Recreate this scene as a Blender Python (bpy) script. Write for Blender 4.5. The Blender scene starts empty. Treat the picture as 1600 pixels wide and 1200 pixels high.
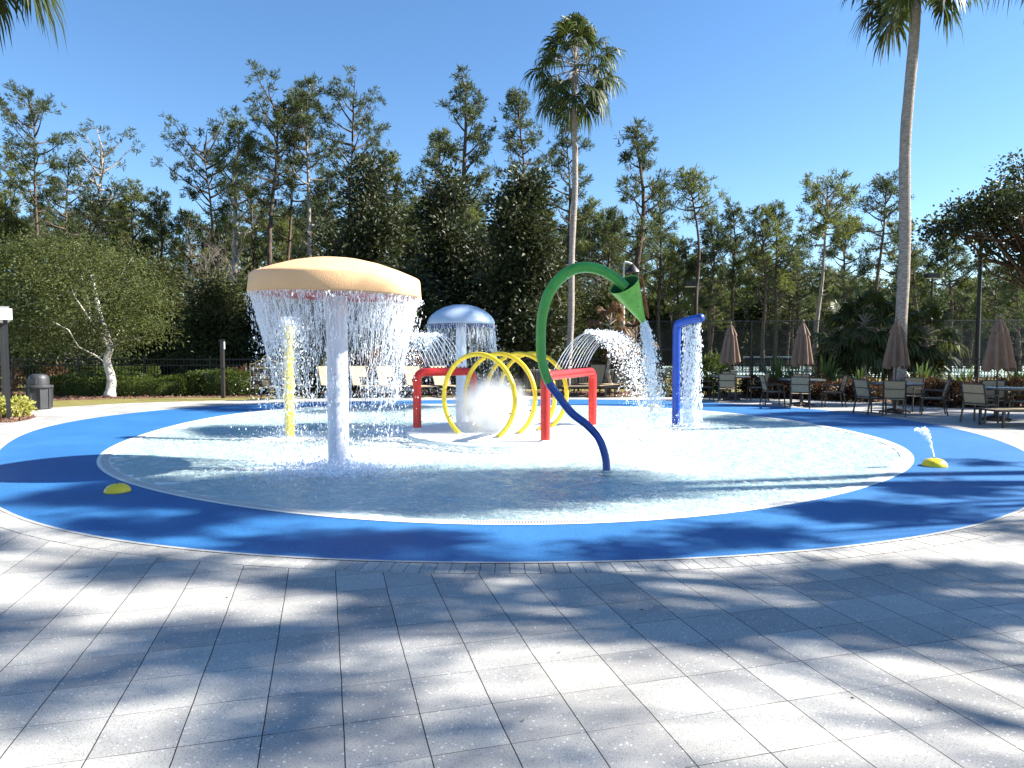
import bpy, math, random
import numpy as np
from math import sin, cos, pi, radians, tan, atan2, sqrt, hypot
random.seed(7)
C = bpy.context.scene
COL = C.collection
# ------------------------------------------------------------------ camera
F, PITCH, H = 1080.0, 0.0527, 1.6
cam = bpy.data.cameras.new("camera"); cam.sensor_width = 36.0; cam.lens = 36.0*F/1600.0
cam.clip_start = 0.05; cam.clip_end = 3000
camo = bpy.data.objects.new("camera", cam); COL.objects.link(camo)
camo.location = (0, 0, H); camo.rotation_euler = (pi/2-PITCH, 0, 0)
C.camera = camo
def ray(px, py):
    x = (px-800)/F; t = (py-600)/F
    return x, cos(PITCH)-t*sin(PITCH), -sin(PITCH)-t*cos(PITCH)
def gp(px, py, z=0.0):
    """where the ground stands under a point of the survey photograph"""
    dx, dy, dz = ray(px, py); k = (z-H)/dz
    return dx*k, dy*k
def xz(px, py, Y):
    dx, dy, dz = ray(px, py); k = Y/dy
    return dx*k, H+dz*k
# ------------------------------------------------------------------ light
SUN_EL, SUN_AZ = radians(36), radians(3)      # azimuth measured from +X towards +Y
w = bpy.data.worlds.new("World"); C.world = w; w.use_nodes = True
nt = w.node_tree; bg = nt.nodes["Background"]
sky = nt.nodes.new("ShaderNodeTexSky"); sky.sky_type = 'NISHITA'; sky.sun_disc = False
sky.sun_elevation = SUN_EL; sky.sun_rotation = pi/2-SUN_AZ
sky.air_density = 1.0; sky.dust_density = 0.1; sky.ozone_density = 4.0
hs = nt.nodes.new('ShaderNodeHueSaturation'); hs.inputs['Saturation'].default_value = 1.12; nt.links.new(sky.outputs[0], hs.inputs['Color']); nt.links.new(hs.outputs[0], bg.inputs[0]); bg.inputs[1].default_value = 0.068
sl = bpy.data.lights.new("sun", 'SUN'); sl.energy = 5.0; sl.angle = radians(0.8); sl.color = (1.0, 0.95, 0.86)
so = bpy.data.objects.new("sun", sl); COL.objects.link(so)
so.rotation_euler = (0, pi/2-SUN_EL, SUN_AZ)
so.location = (30, 2, 25)
C.view_settings.view_transform = 'Standard'; C.view_settings.look = 'None'
C.view_settings.exposure = 1.75; C.view_settings.gamma = 1.0
C.cycles.max_bounces = 14; C.cycles.diffuse_bounces = 5; C.cycles.volume_bounces = 14; C.cycles.transparent_max_bounces = 24; C.cycles.volume_step_rate = 2.0
C.cycles.use_denoising = True
C.cycles.caustics_reflective = False; C.cycles.caustics_refractive = False
# ------------------------------------------------------------------ materials
MATS = {}
class N:
    def __init__(s, name):
        s.m = bpy.data.materials.new(name); s.m.use_nodes = True; s.t = s.m.node_tree
        s.p = s.t.nodes["Principled BSDF"]; s.out = s.t.nodes["Material Output"]
    def n(s, typ, **kw):
        nd = s.t.nodes.new(typ)
        for k, v in kw.items(): setattr(nd, k, v)
        return nd
    def l(s, a, b): s.t.links.new(a, b)
    def val(s, nd, **kw):
        for k, v in kw.items(): nd.inputs[k.replace('_', ' ')].default_value = v
        return nd
    def coord(s, kind='Object', scale=None, rot=None, loc=None):
        tc = s.n("ShaderNodeTexCoord"); mp = s.n("ShaderNodeMapping")
        s.l(tc.outputs[kind], mp.inputs[0])
        if scale is not None: mp.inputs['Scale'].default_value = scale if hasattr(scale, '__len__') else (scale,)*3
        if rot is not None: mp.inputs['Rotation'].default_value = rot
        if loc is not None: mp.inputs['Location'].default_value = loc
        return mp.outputs[0]
    def noise(s, vec, scale, detail=3, rough=.55):
        nd = s.n("ShaderNodeTexNoise"); s.l(vec, nd.inputs['Vector'])
        nd.inputs['Scale'].default_value = scale; nd.inputs['Detail'].default_value = detail; nd.inputs['Roughness'].default_value = rough
        return nd.outputs['Fac']
    def ramp(s, fac, stops):
        nd = s.n("ShaderNodeValToRGB"); s.l(fac, nd.inputs[0]); e = nd.color_ramp.elements
        while len(e) < len(stops): e.new(0.5)
        for i, (p, c) in enumerate(stops):
            e[i].position = p; e[i].color = (*c, 1) if len(c) == 3 else c
        return nd.outputs[0]
    def mix(s, fac, a, b, mode='MIX'):
        nd = s.n("ShaderNodeMix", data_type='RGBA', blend_type=mode)
        for i, v in ((0, fac), (6, a), (7, b)):
            if hasattr(v, 'type') and hasattr(v, 'node'): s.l(v, nd.inputs[i])
            elif i == 0: nd.inputs[0].default_value = v
            else: nd.inputs[i].default_value = (*v, 1)
        return nd.outputs[2]
    def math(s, op, a, b=0.0):
        nd = s.n("ShaderNodeMath", operation=op)
        for i, v in enumerate((a, b)):
            if hasattr(v, 'node'): s.l(v, nd.inputs[i])
            else: nd.inputs[i].default_value = v
        return nd.outputs[0]
    def bump(s, h, strength=.3, dist=.01):
        nd = s.n("ShaderNodeBump"); s.l(h, nd.inputs['Height']); nd.inputs['Strength'].default_value = strength; nd.inputs['Distance'].default_value = dist
        return nd.outputs[0]
def paint(name, col, rough=.4, var=.12, nscale=6, spec=.5, metal=0, bump=.0, bscale=40, dirt=None):
    a = N(name); v = a.coord()
    f = a.noise(v, nscale, 4)
    c = a.ramp(f, [(.3, tuple(x*(1-var) for x in col)), (.7, tuple(min(1, x*(1+var)) for x in col))])
    if dirt:
        g = a.noise(v, nscale*3.3, 5, .7)
        c = a.mix(a.ramp(g, [(.56, (0, 0, 0)), (.7, (1, 1, 1))]), c, dirt)
    a.l(c, a.p.inputs['Base Color'])
    a.p.inputs['Roughness'].default_value = rough; a.p.inputs['Metallic'].default_value = metal
    a.p.inputs['Specular IOR Level'].default_value = spec
    if bump: a.l(a.bump(a.noise(v, bscale, 3), bump, .01), a.p.inputs['Normal'])
    MATS[name] = a.m; return a.m
def leafmat(name, c1, c2, trans=.35, rough=.5, hue=None, spec=.3, c3=None):
    a = N(name); tc = a.n("ShaderNodeTexCoord"); oi = a.n("ShaderNodeObjectInfo")
    geo = a.n("ShaderNodeNewGeometry")
    f = a.noise(tc.outputs['Object'], .9, 3)
    f2 = a.math('ADD', a.math('MULTIPLY', f, .6), a.math('MULTIPLY', geo.outputs['Random Per Island'], .45))
    c = a.ramp(f2, [(.2, c1), (.75, c2)] + ([(.93, c3)] if c3 else []))
    c = a.mix(a.math('MULTIPLY', oi.outputs['Random'], .35), c, tuple(x*.55 for x in c2))
    a.l(c, a.p.inputs['Base Color']); a.p.inputs['Roughness'].default_value = rough
    a.p.inputs['Specular IOR Level'].default_value = spec
    tr = a.n("ShaderNodeBsdfTranslucent"); tcol = a.mix(.5, c, tuple(min(1, x*1.6) for x in (c2[0], c2[1], c2[2]*.7)))
    a.l(tcol, tr.inputs[0])
    mx = a.n("ShaderNodeMixShader"); mx.inputs[0].default_value = trans
    a.l(a.p.outputs[0], mx.inputs[1]); a.l(tr.outputs[0], mx.inputs[2]); a.l(mx.outputs[0], a.out.inputs[0])
    MATS[name] = a.m; return a.m
def barkmat(name, c1, c2, scale=3, stretch=.25):
    a = N(name); v = a.coord(scale=(1, 1, stretch))
    f = a.noise(v, scale*4, 5, .7); c = a.ramp(f, [(.35, c1), (.65, c2)])
    a.l(c, a.p.inputs['Base Color']); a.p.inputs['Roughness'].default_value = .9; a.p.inputs['Specular IOR Level'].default_value = .1
    a.l(a.bump(f, .6, .03), a.p.inputs['Normal']); MATS[name] = a.m; return a.m

ROT = radians(15.2)
def paver_material(name, grid=True, rot=0):
    a = N(name)
    v = a.coord('Object', rot=(0, 0, 0))
    # aggregate flakes
    vo = a.n("ShaderNodeTexVoronoi"); a.l(v, vo.inputs['Vector']); vo.inputs['Scale'].default_value = 75
    sep = a.n("ShaderNodeSeparateColor"); a.l(vo.outputs['Color'], sep.inputs[0])
    near = a.math('LESS_THAN', vo.outputs['Distance'], .42)
    flake = a.math('MULTIPLY', a.math('GREATER_THAN', sep.outputs[0], .93), near)
    vo2 = a.n("ShaderNodeTexVoronoi"); a.l(v, vo2.inputs['Vector']); vo2.inputs['Scale'].default_value = 150
    sep2 = a.n("ShaderNodeSeparateColor"); a.l(vo2.outputs['Color'], sep2.inputs[0])
    dark = a.math('MULTIPLY', a.math('GREATER_THAN', sep2.outputs[1], .76), a.math('LESS_THAN', vo2.outputs['Distance'], .5))
    fine = a.noise(v, 220, 2)
    big = a.noise(v, 1.1, 4)
    base = a.ramp(a.math('ADD', a.math('MULTIPLY', fine, .6), a.math('MULTIPLY', big, .4)), [(.34, (.24, .235, .225)), (.66, (.50, .49, .465))])
    oi = None
    if grid:
        d = (sin(-ROT), cos(-ROT))
        br = a.n("ShaderNodeTexBrick"); br.offset = 0; br.squash = 1
        mv = a.coord('Object', rot=(0, 0, -ROT))
        # brick axes: x -> across, y -> along
        wob = a.noise(v, 2.2, 2)
        ad = a.n("ShaderNodeVectorMath", operation='ADD'); a.l(mv, ad.inputs[0])
        cb = a.n("ShaderNodeCombineXYZ"); off = a.math('MULTIPLY', a.math('SUBTRACT', wob, .5), .012)
        a.l(a.math('ADD', off, PX0), cb.inputs[0]); a.l(a.math('ADD', off, PY0), cb.inputs[1]); a.l(cb.outputs[0], ad.inputs[1])
        a.l(ad.outputs[0], br.inputs['Vector'])
        a.val(br, Scale=1.0, Mortar_Size=.0001, Mortar_Smooth=.1, Bias=0.0, Brick_Width=.325, Row_Height=.329)
        br.inputs['Color1'].default_value = (.80, .80, .815, 1); br.inputs['Color2'].default_value = (1.12, 1.11, 1.08, 1); br.inputs['Mortar'].default_value = (.9, .9, .9, 1)
        base = a.mix(1.0, base, br.outputs['Color'], 'MULTIPLY')
        sx_ = a.n("ShaderNodeSeparateXYZ"); a.l(ad.outputs[0], sx_.inputs[0])
        def joint(o_, sp, wd):
            fr_ = a.math('ABSOLUTE', a.math('SUBTRACT', a.math('FRACT', a.math('ADD', a.math('DIVIDE', o_, sp), .5)), .5))
            return a.math('LESS_THAN', fr_, wd/sp)
        ju = joint(sx_.outputs[0], .325, .0026); jv = joint(sx_.outputs[1], .329, .0021)
        jn = a.ramp(a.noise(v, 1.3, 4), [(.38, (.25, .25, .25)), (.6, (1, 1, 1))])
        jj = a.math('MAXIMUM', ju, a.math('MULTIPLY', jv, jn))
    else:
        gi = a.n("ShaderNodeNewGeometry")
        base = a.mix(1.0, base, a.ramp(gi.outputs['Random Per Island'], [(0, (.84, .84, .85)), (1, (1.1, 1.09, 1.07))]), 'MULTIPLY')
    c = a.mix(a.math('MULTIPLY', dark, .6), base, (.16, .155, .15))
    c = a.mix(a.math('MULTIPLY', flake, .65), c, (.72, .71, .68))
    st = a.noise(v, .45, 5, .65)
    c = a.mix(a.ramp(st, [(.5, (0, 0, 0)), (.72, (.35, .35, .35))]), c, (.27, .24, .2))
    if grid:
        c = a.mix(jj, c, (.022, .020, .018))
    a.l(c, a.p.inputs['Base Color']); a.p.inputs['Roughness'].default_value = .8; a.p.inputs['Specular IOR Level'].default_value = .25
    hgt = a.math('SUBTRACT', fine, jj) if grid else fine
    a.l(a.bump(hgt, .35, .004), a.p.inputs['Normal'])
    MATS[name] = a.m; return a.m
PX0, PY0 = -.055, -.62+.0

# fix brick phase: across coordinate u must be 0.058 (mod .325), along v 2.62 (mod .329)
PX0 = -(.058); PY0 = -(2.62 % .329)
paver_material("terrazzo_paver")
paver_material("terrazzo_border", grid=False)

a = N("blue_rubber"); v = a.coord()
f = a.noise(v, 85, 3, .7); g = a.noise(v, .8, 4)
vo = a.n("ShaderNodeTexVoronoi"); a.l(v, vo.inputs['Vector']); vo.inputs['Scale'].default_value = 90
c = a.ramp(a.math('ADD', a.math('MULTIPLY', f, .75), a.math('MULTIPLY', g, .25)), [(.34, (.008, .075, .21)), (.66, (.036, .18, .44))])
c = a.mix(a.math('MULTIPLY', a.math('LESS_THAN', vo.outputs['Distance'], .2), .4), c, (.10, .30, .62))
sc_ = a.noise(v, 1.7, 6, .75); c = a.mix(a.ramp(sc_, [(.52, (0, 0, 0)), (.74, (.45, .45, .45))]), c, (.05, .17, .34))
a.l(c, a.p.inputs['Base Color']); a.p.inputs['Roughness'].default_value = .62; a.p.inputs['Specular IOR Level'].default_value = .35
a.l(a.bump(a.noise(v, 160, 2), .7, .004), a.p.inputs['Normal']); MATS["blue_rubber"] = a.m

a = N("pool_plaster"); v = a.coord()
f = a.noise(v, 2, 5); c = a.ramp(f, [(.3, (.76, .80, .79)), (.7, (.86, .88, .86))])
st = a.noise(v, .6, 4, .7); c = a.mix(a.ramp(st, [(.5, (0, 0, 0)), (.75, (.25, .25, .25))]), c, (.5, .52, .47))
a.l(c, a.p.inputs['Base Color']); a.p.inputs['Roughness'].default_value = .6
a.l(a.bump(a.noise(v, 60, 3), .2, .004), a.p.inputs['Normal']); MATS["pool_plaster"] = a.m

a = N("water"); v = a.coord()
n1 = a.noise(v, 5.5, 4, .6); n2 = a.noise(v, 22, 3, .55)
bp = a.bump(a.math('ADD', n1, a.math('MULTIPLY', n2, .35)), 1.0, .03)
tr = a.n("ShaderNodeBsdfTransparent"); tr.inputs[0].default_value = (.85, .965, .965, 1)
gl = a.n("ShaderNodeBsdfGlossy"); gl.inputs['Roughness'].default_value = .06; a.l(bp, gl.inputs['Normal'])
fr = a.n("ShaderNodeFresnel"); fr.inputs[0].default_value = 1.33; a.l(bp, fr.inputs['Normal'])
mx = a.n("ShaderNodeMixShader"); a.l(a.math('MULTIPLY', fr.outputs[0], .56), mx.inputs[0]); a.l(tr.outputs[0], mx.inputs[1]); a.l(gl.outputs[0], mx.inputs[2])
# aerated foam riding on the wave crests
df = a.n("ShaderNodeBsdfDiffuse"); df.inputs[0].default_value = (.9, .94, .95, 1); a.l(bp, df.inputs['Normal'])
at = a.n("ShaderNodeAttribute"); at.attribute_name = "foam"
fo = a.noise(a.coord(scale=(1, 1.0, 1)), 16, 5, .75)
ff = a.math('MULTIPLY', a.ramp(a.math('ADD', fo, a.math('MULTIPLY', at.outputs['Fac'], .35)), [(.51, (0, 0, 0)), (.78, (1, 1, 1))]), .9)
mx2 = a.n("ShaderNodeMixShader"); a.l(ff, mx2.inputs[0]); a.l(mx.outputs[0], mx2.inputs[1]); a.l(df.outputs[0], mx2.inputs[2])
a.l(mx2.outputs[0], a.out.inputs[0]); MATS["water"] = a.m

a = N("water_drops")
p = a.p; p.inputs['Base Color'].default_value = (.93, .96, 1, 1); p.inputs['Roughness'].default_value = .15; p.inputs['Specular IOR Level'].default_value = .8
tl = a.n("ShaderNodeBsdfTranslucent"); tl.inputs[0].default_value = (.9, .95, 1, 1)
mx = a.n("ShaderNodeMixShader"); mx.inputs[0].default_value = .45; a.l(p.outputs[0], mx.inputs[1]); a.l(tl.outputs[0], mx.inputs[2])
tp = a.n("ShaderNodeBsdfTransparent"); m3 = a.n("ShaderNodeMixShader"); m3.inputs[0].default_value = .34
a.l(mx.outputs[0], m3.inputs[1]); a.l(tp.outputs[0], m3.inputs[2]); a.l(m3.outputs[0], a.out.inputs[0]); MATS["water_drops"] = a.m

a = N("water_film"); v = a.coord(scale=(9, 9, 1.6))
f = a.noise(v, 2.2, 6, .75)
al = a.ramp(f, [(.40, (.03, .03, .03)), (.58, (.30, .30, .30)), (.72, (.75, .75, .75))])
p = a.p; p.inputs['Base Color'].default_value = (.92, .95, 1, 1); p.inputs['Roughness'].default_value = .2
tl = a.n("ShaderNodeBsdfTranslucent"); tl.inputs[0].default_value = (.9, .95, 1, 1)
m0 = a.n("ShaderNodeMixShader"); m0.inputs[0].default_value = .4; a.l(p.outputs[0], m0.inputs[1]); a.l(tl.outputs[0], m0.inputs[2])
tp = a.n("ShaderNodeBsdfTransparent"); mx = a.n("ShaderNodeMixShader")
at = a.n("ShaderNodeAttribute"); at.attribute_name = "fade"
a.l(a.math('MULTIPLY', al, at.outputs['Fac']), mx.inputs[0]); a.l(tp.outputs[0], mx.inputs[1]); a.l(m0.outputs[0], mx.inputs[2]); a.l(mx.outputs[0], a.out.inputs[0])
MATS["water_film"] = a.m

a = N("mist"); v = a.coord()
pv = a.n("ShaderNodeVolumePrincipled"); pv.inputs['Color'].default_value = (1, 1, 1, 1); pv.inputs['Anisotropy'].default_value = 0
ln = a.n("ShaderNodeVectorMath", operation='LENGTH'); a.l(v, ln.inputs[0])
nz = a.noise(v, 3.4, 5, .7)
d = a.math('SUBTRACT', 1.0, ln.outputs['Value']); d = a.math('MAXIMUM', d, 0.0); d = a.math('POWER', d, 2.6)
d = a.math('MULTIPLY', d, a.math('POWER', a.math('MULTIPLY', nz, 1.85), 4.0)); a.l(a.math('MULTIPLY', d, 42.0), pv.inputs['Density'])
a.t.nodes.remove(a.p); a.l(pv.outputs[0], a.out.inputs['Volume']); MATS["mist"] = a.m

paint("orange_shell", (.74, .44, .22), .6, .05, 3, bump=.45, bscale=55)
paint("dark_red", (.30, .02, .02), .5, .2, 4)
paint("white_lilac", (.66, .66, .74), .32, .06, 3, dirt=(.5, .5, .58))
paint("white_blue", (.72, .80, .88), .3, .05, 3)
paint("blue_shell", (.38, .48, .62), .3, .06, 2, spec=.8)
paint("yellow", (.86, .62, .03), .35, .08, 5, dirt=(.5, .38, .03))
paint("red", (.62, .028, .022), .32, .12, 6, dirt=(.36, .012, .01))
paint("green", (.05, .29, .045), .35, .12, 4, dirt=(.05, .16, .02))
paint("light_green", (.13, .42, .05), .42, .18, 9, dirt=(.05, .13, .02))
paint("green_inside", (.012, .10, .03), .5, .1, 4)
paint("rust", (.28, .09, .03), .8, .3, 30)
paint("navy", (.012, .05, .26), .3, .15, 5, dirt=(.01, .03, .12))
paint("royal_blue", (.012, .07, .42), .28, .1, 5)
paint("dark_bronze", (.035, .028, .024), .4, .15, 8)
paint("black_metal", (.012, .012, .014), .45, .15, 8)
paint("black_plastic", (.035, .036, .04), .5, .15, 5, bump=.2, bscale=80)
paint("grey_flap", (.07, .075, .085), .5, .1, 5)
paint("sling", (.40, .30, .18), .8, .12, 30, bump=.4, bscale=160)
paint("umbrella_cloth", (.20, .125, .085), .85, .15, 6, bump=.3, bscale=90)
paint("table_glass", (.10, .11, .12), .12, .1, 5, spec=.8)
paint("white_fascia", (.80, .80, .78), .5, .04, 3)
paint("roof_grey", (.22, .22, .23), .8, .1, 6)
paint("sign_brown", (.045, .022, .012), .5, .15, 5)
paint("sign_gold", (.62, .46, .20), .45, .08, 5)
paint("sign_cream", (.80, .70, .45), .5, .05, 5)
paint("white_grate", (.74, .74, .70), .5, .05, 5)
paint("coping", (.42, .42, .41), .7, .08, 9)
paint("concrete", (.45, .44, .42), .85, .12, 4, bump=.2, bscale=50)
paint("court_green", (.34, .45, .42), .85, .06, .5)
paint("white_line", (.8, .8, .8), .8, .04, 5)
paint("windscreen_grey", (.24, .23, .22), .9, .1, 3)
paint("car_white", (.75, .76, .78), .25, .03, 2, spec=.8)
paint("car_grey", (.16, .18, .20), .25, .05, 2, spec=.8)
paint("car_glass", (.03, .05, .055), .06, .1, 2, spec=1)
paint("tyre", (.02, .02, .02), .85, .1, 8)
paint("lamp_lens", (.75, .75, .72), .3, .05, 5)
a = N("grass"); v = a.coord(); f = a.noise(v, 1.2, 6, .7); f2 = a.noise(v, 40, 3)
c = a.ramp(a.math('ADD', a.math('MULTIPLY', f, .55), a.math('MULTIPLY', f2, .45)), [(.3, (.10, .11, .03)), (.55, (.22, .19, .07)), (.75, (.33, .27, .12))])
a.l(c, a.p.inputs['Base Color']); a.p.inputs['Roughness'].default_value = .95; a.p.inputs['Specular IOR Level'].default_value = .1
a.l(a.bump(f2, .8, .03), a.p.inputs['Normal']); MATS["grass"] = a.m
a = N("mulch"); v = a.coord(); f = a.noise(v, 25, 5, .7)
geo = a.n("ShaderNodeNewGeometry")
c = a.ramp(a.math('ADD', a.math('MULTIPLY', f, .5), a.math('MULTIPLY', geo.outputs['Random Per Island'], .5)), [(.2, (.045, .022, .015)), (.6, (.16, .08, .05)), (.95, (.42, .30, .22))])
a.l(c, a.p.inputs['Base Color']); a.p.inputs['Roughness'].default_value = .95; MATS["mulch"] = a.m

leafmat("pine_needles", (.030, .044, .020), (.085, .105, .040), .35, .55)
leafmat("pine_yellow", (.05, .065, .02), (.15, .17, .04), .35, .55)
leafmat("magnolia_leaf", (.012, .020, .009), (.045, .055, .018), .15, .5, spec=.35, c3=(.12, .085, .04))
leafmat("oak_leaf", (.028, .042, .013), (.115, .135, .040), .4, .55, c3=(.28, .28, .12))
leafmat("dark_oak_leaf", (.02, .03, .014), (.05, .065, .025), .3, .45)
leafmat("hedge_leaf", (.025, .045, .010), (.085, .115, .022), .3, .5, c3=(.15, .17, .04))
leafmat("brown_leaf", (.05, .035, .015), (.22, .10, .045), .35, .6)
leafmat("copper_leaf", (.026, .020, .010), (.085, .042, .024), .3, .5, c3=(.22, .10, .06))
leafmat("dead_frond", (.06, .035, .018), (.20, .11, .05), .3, .5, c3=(.30, .18, .09))
leafmat("palm_leaf", (.020, .034, .010), (.075, .095, .026), .3, .5, spec=.3, c3=(.30, .26, .12))
leafmat("yucca_leaf", (.04, .07, .02), (.13, .18, .05), .3, .4, c3=(.3, .32, .16))
leafmat("yellow_leaf", (.22, .24, .04), (.48, .46, .14), .4, .5)
leafmat("under_leaf", (.022, .032, .012), (.085, .095, .03), .3, .55, c3=(.17, .14, .06))
barkmat("pine_bark", (.035, .025, .02), (.16, .12, .095))
barkmat("pale_bark", (.12, .10, .085), (.42, .37, .32), 3)
barkmat("white_bark", (.30, .27, .24), (.80, .77, .72), 2.2, .6)
barkmat("palm_bark", (.20, .17, .15), (.40, .35, .31), 2, 2.5)
barkmat("twig", (.10, .085, .07), (.30, .26, .22))
# ------------------------------------------------------------------ mesh helpers
class MB:
    def __init__(s): s.v = []; s.f3 = []; s.f4 = []; s.ng = []; s.n = 0; s.mi = []
    def add(s, v, quads=(), tris=(), ng=()):
        v = np.asarray(v, float).reshape(-1, 3)
        if len(quads): s.f4.append(np.asarray(quads, int)+s.n)
        if len(tris): s.f3.append(np.asarray(tris, int)+s.n)
        for g in ng: s.ng.append([i+s.n for i in g])
        s.v.append(v); s.n += len(v); return s
    def box(s, x0, x1, y0, y1, z0, z1):
        v = [(x, y, z) for z in (z0, z1) for y in (y0, y1) for x in (x0, x1)]
        return s.add(v, [(0, 2, 3, 1), (4, 5, 7, 6), (0, 1, 5, 4), (2, 6, 7, 3), (0, 4, 6, 2), (1, 3, 7, 5)])
    def bar(s, a, b, wd, th=None, up=(0, 0, 1)):
        a = np.array(a, float); b = np.array(b, float); d = b-a; L = np.linalg.norm(d); d /= L
        u = np.array(up, float)
        if abs(d@u) > .95: u = np.array((1., 0, 0))
        r = np.cross(d, u); r /= np.linalg.norm(r); u = np.cross(r, d); th = th or wd
        v = [p+r*sx*wd/2+u*sy*th/2 for p in (a, b) for sy in (-1, 1) for sx in (-1, 1)]
        return s.add(v, [(0, 1, 3, 2), (4, 6, 7, 5), (0, 4, 5, 1), (2, 3, 7, 6), (0, 2, 6, 4), (1, 5, 7, 3)])
    def tube(s, pts, rad, n=10, cap=True):
        P = np.array(pts, float); m = len(P)
        R = np.full(m, rad, float) if np.isscalar(rad) else np.array(rad, float)
        T = np.gradient(P, axis=0); T /= np.maximum(np.linalg.norm(T, axis=1), 1e-9)[:, None]
        u = np.array((0, 0, 1.)) if abs(T[0][2]) < .9 else np.array((1., 0, 0))
        A = []; a_ = np.linspace(0, 2*pi, n, endpoint=False)
        u = u-T[0]*(u@T[0]); u /= np.linalg.norm(u)
        for i in range(m):
            u = u-T[i]*(u@T[i]); u /= max(np.linalg.norm(u), 1e-9); w_ = np.cross(T[i], u)
            A.append(P[i]+R[i]*(np.cos(a_)[:, None]*u+np.sin(a_)[:, None]*w_))
        V = np.concatenate(A); q = []
        for i in range(m-1):
            for k in range(n):
                k2 = (k+1) % n; q.append((i*n+k, i*n+k2, (i+1)*n+k2, (i+1)*n+k))
        ng = [list(range(n))[::-1], [(m-1)*n+k for k in range(n)]] if cap else []
        return s.add(V, q, ng=ng)
    def lathe(s, prof, n=32, c=(0, 0, 0), cap=True, jit=0):
        a_ = np.linspace(0, 2*pi, n, endpoint=False); V = []
        for r, z in prof:
            V.append(np.stack([c[0]+r*np.cos(a_), c[1]+r*np.sin(a_), np.full(n, c[2]+z)], 1))
        m = len(prof); q = []
        for i in range(m-1):
            for k in range(n):
                k2 = (k+1) % n; q.append((i*n+k, i*n+k2, (i+1)*n+k2, (i+1)*n+k))
        ng = [list(range(n))[::-1], [(m-1)*n+k for k in range(n)]] if cap else []
        return s.add(np.concatenate(V), q, ng=ng)
    def leaves(s, P, D, L, W, rng, droop=0.0, bend=.25):
        """rhombic leaves at P pointing along D"""
        P = np.asarray(P, float); D = np.asarray(D, float); n = len(P)
        D = D/np.maximum(np.linalg.norm(D, axis=1), 1e-9)[:, None]
        r = rng.normal(size=(n, 3)); S = np.cross(D, r); S /= np.maximum(np.linalg.norm(S, axis=1), 1e-9)[:, None]
        L = np.broadcast_to(L, (n,)); W = np.broadcast_to(W, (n,))
        U = np.cross(S, D)
        mid = P+D*(L*.5)[:, None]+U*(L*bend*.3)[:, None]; tip = P+D*L[:, None]; tip[:, 2] -= droop*L
        V = np.stack([P, mid+S*(W/2)[:, None], tip, mid-S*(W/2)[:, None]], 1).reshape(-1, 3)
        q = np.arange(4*n).reshape(-1, 4)
        return s.add(V, q)
    def octa(s, P, R, st=1.0, axis=None):
        """little stretched drops"""
        P = np.asarray(P, float); n = len(P); R = np.broadcast_to(R, (n,))[:, None]
        ax = np.tile(np.array((0, 0, 1.)), (n, 1)) if axis is None else np.asarray(axis, float)
        ax = ax/np.maximum(np.linalg.norm(ax, axis=1), 1e-9)[:, None]
        t = np.where(np.abs(ax[:, :1]) < .8, np.array([[1., 0, 0]]), np.array([[0, 1., 0]]))
        u = np.cross(ax, t); u /= np.linalg.norm(u, axis=1)[:, None]; w_ = np.cross(ax, u)
        st = np.broadcast_to(st, (n,))[:, None]
        V = np.stack([P+ax*R*st, P+u*R, P+w_*R, P-u*R, P-w_*R, P-ax*R*st], 1).reshape(-1, 3)
        b = np.array([(0, 1, 2), (0, 2, 3), (0, 3, 4), (0, 4, 1), (5, 2, 1), (5, 3, 2), (5, 4, 3), (5, 1, 4)])
        T = (b[None]+6*np.arange(n)[:, None, None]).reshape(-1, 3)
        return s.add(V, tris=T)
    def mesh(s, name, mat, smooth=False, attr=None):
        me = bpy.data.meshes.new(name)
        V = np.concatenate(s.v) if s.v else np.zeros((0, 3))
        loops = []; starts = []; tot = []; pos = 0
        if s.f4:
            q = np.concatenate(s.f4); loops.append(q.ravel()); starts.append(pos+4*np.arange(len(q))); tot.append(np.full(len(q), 4)); pos += q.size
        if s.f3:
            q = np.concatenate(s.f3); loops.append(q.ravel()); starts.append(pos+3*np.arange(len(q))); tot.append(np.full(len(q), 3)); pos += q.size
        for g in s.ng:
            loops.append(np.array(g)); starts.append(np.array([pos])); tot.append(np.array([len(g)])); pos += len(g)
        loops = np.concatenate(loops).astype(np.int32); starts = np.concatenate(starts).astype(np.int32); tot = np.concatenate(tot).astype(np.int32)
        me.vertices.add(len(V)); me.vertices.foreach_set('co', V.astype(np.float32).ravel())
        me.loops.add(len(loops)); me.loops.foreach_set('vertex_index', loops)
        me.polygons.add(len(starts)); me.polygons.foreach_set('loop_start', starts); me.polygons.foreach_set('loop_total', tot)
        me.update(calc_edges=True); me.validate()
        me.polygons.foreach_set('use_smooth', np.full(len(me.polygons), bool(smooth)))
        me.materials.append(MATS[mat])
        if attr:
            at = me.attributes.new(attr[0], 'FLOAT', 'POINT'); at.data.foreach_set('value', np.asarray(attr[1], np.float32))
        return me
    def build(s, name, mat, parent=None, smooth=False, attr=None, loc=None, sharp=None):
        me = s.mesh(name, mat, smooth, attr)
        if smooth and sharp: me.set_sharp_from_angle(angle=radians(sharp))
        o = bpy.data.objects.new(name, me); COL.objects.link(o)
        if parent: o.parent = parent
        if loc is not None: o.location = loc
        return o
def tag(o, label, cat, group=None, kind=None):
    if label: o['label'] = label
    if cat: o['category'] = cat
    if group: o['group'] = group
    if kind: o['kind'] = kind
    return o
def empty(name, loc=(0, 0, 0), rz=0.0, label=None, cat=None, group=None, scale=1.0):
    o = bpy.data.objects.new(name, None); COL.objects.link(o); o.location = loc; o.rotation_euler = (0, 0, rz)
    o.scale = (scale,)*3; o.empty_display_size = .2
    return tag(o, label, cat, group)
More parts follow.
